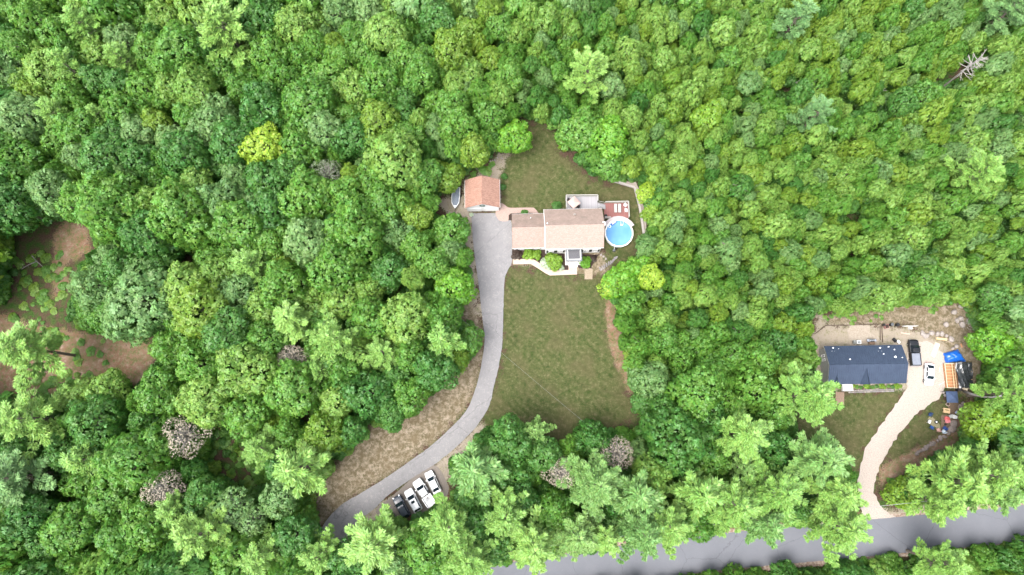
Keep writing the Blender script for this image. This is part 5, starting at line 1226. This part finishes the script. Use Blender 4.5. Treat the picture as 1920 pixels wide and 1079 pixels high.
# fallen logs and brush
def log(lab, a, b, r_, z=.25, name="fallen_log", za=None):
    p, q = GP(a, z), GP(b, za or z); m = MB(); v = q - p; m.tube([(0, 0, 0), v * .5 + Vector((v.y, -v.x, 0)).normalized() * .15, v], [r_, r_ * .8, r_ * .5], 7)
    for t in (.4, .6, .8):
        s = v * t; m.tube([s, s + Vector((random.uniform(-.8, .8), random.uniform(-.8, .8), .4))], [r_ * .4, .02], 4)
    return label(m.build(name, DEADWOOD, None, p), lab, "log")
for a, b, lb in (((95, 937), (135, 938), "pale fallen trunk in the dark gap near the bottom left"), ((103, 945), (130, 934), "second pale fallen trunk crossing the first, bottom left"), ((120, 955), (152, 968), "grey fallen branch at the right of the dark bottom left gap"), ((70, 490), (40, 505), "grey brush log on the left clearing"), ((60, 480), (80, 500), "grey branch lying on the left clearing")):
    log(lb, a, b, .09, .5)
log("thin bare curved branch reaching over the bare bank right of the blue tarp", E(1500, 730), E(1830, 665), .09, 1.5, "bare_branch", 5)
for k in range(14):
    p = (1818 + random.uniform(-14, 14), 606 + random.uniform(-10, 10)); a = random.uniform(0, 3.14); q = (p[0] + 10 * math.cos(a), p[1] + 10 * math.sin(a))
    label(log("x", p, q, .045, .3, "brush_branch"), "grey dead branch in the brush pile at the top of the stone bank", "branch", "brush pile branches")
# the bent trunk at the right edge
m = MB(); p0 = GP(F(1215, 325), .2); pts = [Vector((0, 0, 0))]
for X, Y, z in ((1380, 385, 3), (1560, 425, 6), (1720, 435, 9), (1900, 405, 12)): pts.append(GP(F(X, Y), z) - p0)
m.tube(pts, [.26, .24, .2, .17, .13], 10); label(m.build("bent_trunk", mat("birch_grey", (.42, .40, .38), (.28, .26, .24), 4, .9), None, p0, smooth=True), "long bare grey trunk bending out over the woods beside the navy canopy", "tree trunk")

# bushes
def bush(lab, p, r, h, col, k=0, group=None, keep=1.0, z=0):
    c = GP(p, h * .6); o = link("bush", special(col, k, shapesS if r < 1.6 else shapesB, keep), None, (c.x, c.y, h * .45), random.uniform(0, 6), (r, r, h * .6)); return label(o, lab, "bush", group)
bush("wide yellow-green bush below the garage wing", A(785, 805), 1.15, 1.6, 'lime green', 0); bush("yellow-green bush at the right of the bed below the garage wing", A(850, 808), 1.05, 1.6, 'lime green', 1)
bush("large yellow-green bush left of the front portico", A(1000, 870), 1.75, 2.2, 'lime green', 2); bush("pale flowering shrub at the bend of the walkway", A(920, 880), .95, 1.2, 'white', 3); bush("small pale shrub under the large bush beside the walkway", A(1062, 925), .6, .8, 'white', 1)
bush("small pale shrub left corner under the large bush", A(958, 925), .5, .7, 'white', 2); bush("green bush right of the front portico", A(1268, 875), 1.1, 1.6, 'vivid green', 4); bush("dark maroon shrub at the driveway corner of the garage wing", A(682, 812), 1.0, 1.1, 'maroon', 0); bush("dark maroon shrub under the right windows", A(1335, 845), .75, .9, 'maroon', 1)
bush("dark green shrub in the bed above the garage wing", A(745, 462), .8, .7, 'dark green', 2); bush("green shrub by the upper right corner of the garage", A(575, 140), .6, .9, 'dark green', 3); bush("low dark shrub against the right wall of the garage", A(556, 230), .65, 1.0, 'dark green', 3); bush("dark shrub in the lawn left of the upper deck", A(1025, 392), .9, 1.0, 'dark green', 4)
for X, lb in ((430, "leftmost round yellow-green bush along the front of the grey house"), (545, "round bush just right of the white front steps"), (670, "round yellow-green bush under the large dormer"), (798, "round bush midway along the right half of the grey house front"), (925, "rightmost round yellow-green bush along the grey house")):
    bush(lb, B(X, 748), .52, .8, 'lime green', X % 4)
for i in range(16):
    bush("low green plant between the round bushes of the grey house front", B(445 + i * 34, 752 + (i % 3) * 5), .35, .4, random.choice(['mid green', 'dark green', 'olive green']), i % 5, "low plants along the grey house front")
bush("pale weed tuft at the garage corner beside the driveway", A(290, 470), .4, .4, 'white', 2)

# ------------------------------------------------------------------ random woods
def radius_field(x, y):
    """typical crown radius in metres for a place in the photograph"""
    r = 2.7
    t = min(1, max(0, (x - 560) / 500)); u = min(1, max(0, (780 - y) / 200))
    r -= 1.45 * t * u
    if x < 700 and y < 380: r -= .35
    return r
rg = np.random.default_rng(42)
NC = 60000
cand = np.stack([rg.uniform(-135, 135, NC), rg.uniform(-52, 150, NC)], 1)
cp, _ = to_px(np.c_[cand, np.full(NC, 8.)])
inb = (cp[:, 0] > -170) & (cp[:, 0] < 2090) & (cp[:, 1] > -150) & (cp[:, 1] < 1230)
cand, cp = cand[inb], cp[inb]
rad = np.array([radius_field(a, b) for a, b in cp]) * rg.lognormal(0, .24, len(cand))
hgt = np.clip(5.5 + rad * 2.3 + rg.normal(0, 1.2, len(rad)), 5.5, 18)
sth = cp[:, 1] > 1066 - np.clip((cp[:, 0] - 900) * .04, -60, 60)
rad = np.where(sth, np.minimum(rad, 1.9), rad); hgt = np.where(sth, rg.uniform(3.5, 6.0, len(hgt)), hgt)
ok = np.ones(len(cand), bool)
for fz, fr_ in ((.05, .12), (.35, .55), (.6, .85), (.8, .9), (.97, .45)):
    P3_ = np.c_[cand, hgt * fz]; pp, dep = to_px(P3_); s = sdist(pp, CLEAR) / dep; g_ = sgaps(pp) / dep
    ok &= (s < -rad * fr_ * .92) & (g_ < -rad * fr_ * .5)
cand, cp, rad, hgt = cand[ok], cp[ok], rad[ok], hgt[ok]
# small fillers at the edges of the clearings come from the candidates too
order = np.argsort(-(rad + rg.uniform(-.7, .7, len(rad))))
cellsz = 5.0; gridd = {}
for x, y, r_, _t in placed: gridd.setdefault((int(x // cellsz), int(y // cellsz)), []).append((x, y, r_))
sel = []
for i in order:
    x, y = cand[i]; r_ = rad[i]; gx, gy = int(x // cellsz), int(y // cellsz); good = True
    for a in (-2, -1, 0, 1, 2):
        for b in (-2, -1, 0, 1, 2):
            for (qx, qy, qr) in gridd.get((gx + a, gy + b), ()):
                if (qx - x) ** 2 + (qy - y) ** 2 < ((qr + r_) * .74) ** 2: good = False; break
            if not good: break
        if not good: break
    if good: sel.append(i); gridd.setdefault((gx, gy), []).append((x, y, r_))
sel = np.array(sel)
# colour by slow noise plus chance
cols = ['mid green', 'dark green', 'light green', 'olive green', 'grey green']
def colour(px_, py_, k):
    rr_ = random.random()
    if px_ > 1180 and py_ < 620: w = (.26, .06, .38, .14, .16)
    elif py_ > 760: w = (.40, .47, .05, .03, .05)
    elif px_ < 560: w = (.42, .16, .15, .09, .18)
    else: w = (.46, .18, .17, .07, .12)
    if 1450 < px_ < 1700 and py_ < 190: w = (.08, .05, .25, .55, .07)
    return random.choices(cols, w)[0]
LM = [(490,268,"the bright yellow-green round tree"),(425,58,"the tall pale pine at the top left"),(335,232,"the brown gap at upper left"),(95,292,"the dark gap on the left edge"),(145,45,"the pale corner pine"),(92,205,"the slim pale pine"),(130,450,"the tan path of the left clearing"),(150,670,"the brown clearing at the left edge"),(252,560,"the largest pale round tree"),(350,498,"the dark gap beside the largest tree"),
 (460,497,"the pale pine in the left woods"),(545,668,"the pinkish dead tree"),(632,640,"the broad pale pine"),(572,772,"the brown gap below the pines"),(340,818,"the upper brown-crowned tree"),(302,918,"the lower brown-crowned tree"),(440,850,"the weedy clearing"),(30,895,"the bluish pine"),(205,930,"the large round green tree at bottom left"),(380,1000,"the pale pine near the bottom left"),
 (745,552,"the dark gap left of the driveway"),(852,536,"the vivid green driveway tree"),(842,432,"the round tree by the driveway top"),(905,365,"the detached garage"),(612,325,"the whitish tree"),(718,55,"the pale-leafed tree by the top edge"),(690,130,"the dark gaps near the top edge"),(965,255,"the tip of the back lawn"),(1103,128,"the lone pine with white trunk"),
 (1140,255,"the vivid tree beside the back lawn"),(1205,400,"the retaining wall"),(1330,215,"the lime green tree"),(1200,512,"the yellow-patched tree"),(1180,640,"the right edge of the long lawn"),(1390,815,"the star-shaped pine"),(1510,742,"the large pine by the grey house"),(1620,690,"the grey house"),(1603,405,"the brown gap in the right woods"),(1540,205,"the greyish pine"),(1803,140,"the bare white dead tree"),(1843,318,"the bare-trunked pine at right"),
 (1850,650,"the vivid tree by the brush bank"),(1845,790,"the lime tree by the camp chairs"),(1700,925,"the mouth of the gravel driveway"),(1158,850,"the right brown-pink tree"),(1052,888,"the left brown-pink tree"),(785,925,"the parked cars"),(948,968,"the star-shaped pine among bottom woods"),(1450,930,"the pines along the road"),(1700,1060,"the lower side of the road"),(690,830,"the sandy slope of the driveway"),(1000,808,"the bottom edge of the long lawn"),(1460,330,"the middle of the right woods"),(1750,450,"the right part of the woods"),(1500,60,"the olive woods near the top"),(1250,60,"the top edge's middle right"),(900,120,"the top middle of the woods"),(1400,560,"the woods left of the grey house")]
def where(x, y):
    best = min(LM, key=lambda l: (l[0] - x) ** 2 + (l[1] - y) ** 2); dx, dy = x - best[0], y - best[1]; dd = math.hypot(dx, dy)
    a = math.degrees(math.atan2(-dy, dx)) % 360; dirn = ["right of", "upper right of", "above", "upper left of", "left of", "lower left of", "below", "lower right of"][int(((a + 22.5) % 360) // 45)]
    return ("just " if dd < 45 else "a bit " if dd < 85 else "well ") + dirn + " " + best[2]
topp, dep = to_px(np.c_[cand[sel], hgt[sel] - rad[sel] * .8])
inside = (topp[:, 0] > 5) & (topp[:, 0] < 1915) & (topp[:, 1] > 5) & (topp[:, 1] < 1074)
score = np.where(inside, rad[sel] * dep, -1)
rank = np.argsort(-score); thingset = set(sel[rank[:300 - 34]].tolist())
info = []; pts_s = []
for n_, i in enumerate(sel):
    col = colour(*cp[i], i)
    if i in thingset:
        size = "large " if rad[i] > 3.7 else "small " if rad[i] < 3.0 else ""
        lb_ = f"{size}{col} tree {where(*topp[n_])}"
        if len(lb_.split()) > 16: lb_ = lb_.replace("tree a bit ", "tree ").replace("tree well ", "tree ")
        info.append((i, col, lb_))
    else: pts_s.append((cand[i][0], cand[i][1], hgt[i] - rad[i] * .9, rad[i], cols.index(col)))
cnt = {}
for _, _, lb in info: cnt[lb] = cnt.get(lb, 0) + 1
TMPL = {c: [] for c in cols}
for i, col, lb in sorted(info, key=lambda e: rad[e[0]]):
    g_ = ("broadleaf trees: " + lb) if cnt[lb] > 1 else "broadleaf trees of the woods"
    k = len(TMPL[col]); me = SMALL[col][k] if k < 5 else random.choice(BIG[col])
    r_ = broadleaf(Vector((cand[i][0], cand[i][1], 0)), rad[i] * 1.08, hgt[i], me, lb, g_, vz=random.uniform(1.1, 1.5) if cp[i][0] < 1100 else random.uniform(1.3, 1.9))
    if k < 5: TMPL[col].append([c for c in r_.children if c.name.startswith("crown")][0])

# ------------------------------------------------------------------ the rest of the woods and the undergrowth: geometry nodes over shared crowns
def scatter(name, pts, templates, lab, zs=1.15):
    me = bpy.data.meshes.new(name); n = len(pts); P = np.array([p[:3] for p in pts], np.float32)
    me.vertices.add(n); me.vertices.foreach_set("co", P.ravel())
    a = me.attributes.new("idx", 'INT', 'POINT'); a.data.foreach_set("value", np.array([p[4] for p in pts], np.int32))
    a = me.attributes.new("scl", 'FLOAT_VECTOR', 'POINT'); a.data.foreach_set("vector", np.array([(p[3], p[3], p[3] * (zs if p[3] < 2.3 else min(zs, 1.15)) * random.uniform(.9, 1.3)) for p in pts], np.float32).ravel())
    a = me.attributes.new("rot", 'FLOAT_VECTOR', 'POINT'); a.data.foreach_set("vector", np.array([(random.uniform(-.12, .12), random.uniform(-.12, .12), random.uniform(0, 6.28)) for p in pts], np.float32).ravel())
    o = link(name, me); label(o, lab, kind="stuff")
    ng = bpy.data.node_groups.new(name, 'GeometryNodeTree'); ng.interface.new_socket("Geometry", in_out='INPUT', socket_type='NodeSocketGeometry'); ng.interface.new_socket("Geometry", in_out='OUTPUT', socket_type='NodeSocketGeometry')
    gi = ng.nodes.new("NodeGroupInput"); go = ng.nodes.new("NodeGroupOutput"); ip = ng.nodes.new("GeometryNodeInstanceOnPoints"); g2i = ng.nodes.new("GeometryNodeGeometryToInstance")
    for t in templates[::-1]:
        oi = ng.nodes.new("GeometryNodeObjectInfo"); oi.inputs["Object"].default_value = t; oi.transform_space = 'ORIGINAL'; oi.inputs["As Instance"].default_value = True
        ng.links.new(oi.outputs["Geometry"], g2i.inputs[0])
    def att(nm, ty):
        x = ng.nodes.new("GeometryNodeInputNamedAttribute"); x.data_type = ty; x.inputs["Name"].default_value = nm
        return [s for s in x.outputs if s.enabled and s.name == "Attribute"][0]
    ng.links.new(gi.outputs[0], ip.inputs["Points"]); ng.links.new(g2i.outputs[0], ip.inputs["Instance"]); ip.inputs["Pick Instance"].default_value = True
    ng.links.new(att("idx", 'INT'), ip.inputs["Instance Index"]); ng.links.new(att("scl", 'FLOAT_VECTOR'), ip.inputs["Scale"])
    ng.links.new(att("rot", 'FLOAT_VECTOR'), ip.inputs["Rotation"]); ng.links.new(ip.outputs[0], go.inputs[0])
    mo = o.modifiers.new("scatter", 'NODES'); mo.node_group = ng; return o
tmpl = []
for cname in cols:
    for v_ in range(5): tmpl.append(TMPL[cname][v_])
pts_s = [(x, y, z, r_ * 1.1, ci * 5 + random.randrange(5)) for x, y, z, r_, ci in pts_s]
scatter("woods", pts_s, tmpl, "dense smaller broadleaf trees filling the rest of the woods", 1.6)
NU = 26000
u = np.stack([rg.uniform(-135, 135, NU), rg.uniform(-52, 150, NU)], 1); up_, _ = to_px(np.c_[u, np.full(NU, .7)])
mfac = 130 / FPX
s = sdist(up_, CLEAR[:3]) * mfac; sw_ = sdist(up_, [P_WEEDY]) * mfac; g_ = sgaps(up_) * mfac
hgt_u = rg.uniform(.6, 2.0, NU); hgt_u = np.where(sw_ > -.5, hgt_u * .45, hgt_u)
okk = (s < -hgt_u * .8 - .1) & ((g_ < -.6) | (rg.random(NU) < .12)) & (up_[:, 0] > -120) & (up_[:, 0] < 2040) & (up_[:, 1] > -100) & (up_[:, 1] < 1180)
okk &= rg.random(NU) < .8
# understorey: saplings filling the gaps between the crowns
NM = 9000; um = np.stack([rg.uniform(-135, 135, NM), rg.uniform(-52, 150, NM)], 1); hm_ = rg.uniform(3.2, 6.5, NM); pm_, _ = to_px(np.c_[um, hm_]); pg_, _ = to_px(np.c_[um, np.zeros(NM)])
okm = (sdist(pm_, CLEAR) * mfac < -2.2) & (sdist(pg_, CLEAR) * mfac < -.8) & (sgaps(pm_) * mfac < -1.9) & (pm_[:, 0] > -120) & (pm_[:, 0] < 2040) & (pm_[:, 1] > -100) & (pm_[:, 1] < 1060)
pmid = [(a, b, h_ - 1.2, random.uniform(1.2, 1.9), random.choices([0, 1, 2, 3], (.35, .45, .1, .1))[0] * 5 + random.randrange(5)) for (a, b), h_ in zip(um[okm], hm_[okm])]
scatter("understorey_saplings", pmid[:3800], tmpl, "young saplings growing in the gaps under the tall crowns", 1.2)
# ragged weeds on the clearings
NW = 14000; uw = np.stack([rg.uniform(-125, 110, NW), rg.uniform(-45, 60, NW)], 1); pw_, _ = to_px(np.c_[uw, np.zeros(NW)])
WEED = [[(40,480),(100,470),(130,500),(120,560),(90,600),(190,640),(60,610),(20,640),(30,560),(60,530)], [(90,690),(200,650),(170,700),(120,730),(60,740)], P_WEEDY, [(1545,590),(1640,575),(1690,580),(1660,600),(1600,607),(1550,605)], [(1735,575),(1790,570),(1775,590),(1745,598)], [(870,330),(905,318),(935,300),(915,322),(880,340)], [(1500,800),(1560,838),(1540,845),(1500,830)]]
sw2 = sdist(pw_, WEED) * mfac; blob = np.sin(uw[:, 0] * .9 + np.sin(uw[:, 1] * .7) * 2) + np.sin(uw[:, 1] * 1.1 + 2 * np.sin(uw[:, 0] * .5)) 
okw = (sw2 + np.where(uw[:, 0] < 20, rg.normal(0, 1.4, NW), 0) > 0) & ((blob > -.5) | (sdist(pw_, WEED[3:4]) > 0)) 
pwd = [(a, b, .12, random.uniform(.4, 1.0) if a < 20 else random.uniform(.25, .5), random.choices([0, 2, 3], (.5, .25, .25))[0] * 5 + random.randrange(5)) for a, b in uw[okw]]
scatter("weeds", pwd, tmpl, "low ragged weeds on the clearings", .42)
pu = [(a, b, h_ * .45, h_ * .95, random.choices([0, 1, 3], (.45, .45, .1))[0] * 5 + random.randrange(5)) for (a, b), h_ in zip(u[okk], hgt_u[okk])]
scatter("undergrowth", pu, tmpl, "low green undergrowth covering the forest floor", .8)
# young fringe trees that soften the edges of the clearings
NE = 9000
u = np.stack([rg.uniform(-130, 130, NE), rg.uniform(-50, 140, NE)], 1); up_, _ = to_px(np.c_[u, np.full(NE, 2.)])
s = sdist(up_, CLEAR) * mfac; r_ = rg.uniform(1.1, 2.2, NE)
okk = (s < -r_ * .95) & (s > -r_ - 2.5) & (sgaps(up_) < 0)
uu, rr_ = u[okk], r_[okk]; keep = []
for i in range(len(uu)):
    if all((uu[i][0] - uu[j][0]) ** 2 + (uu[i][1] - uu[j][1]) ** 2 > ((rr_[i] + rr_[j]) * .62) ** 2 for j in keep): keep.append(i)
pf = [(uu[i][0], uu[i][1], rr_[i] * .9 + rg.uniform(0, 1.2), rr_[i], random.choices([0, 1, 2, 3], (.5, .25, .15, .1))[0] * 5 + random.randrange(5)) for i in keep]
scatter("shrub_fringe", pf, tmpl, "leafy shrubs along the edges of the clearings", 1.1)
for o in list(scene.objects):
    if o.parent is None and "label" in o and len(o["label"].split()) > 16: print("LONG", o.name, o["label"])
print("pines", npine, "trees", len(info), "woods", len(pts_s), "under", len(pu), "fringe", len(pf), "unique labels", sum(1 for v in cnt.values() if v == 1))
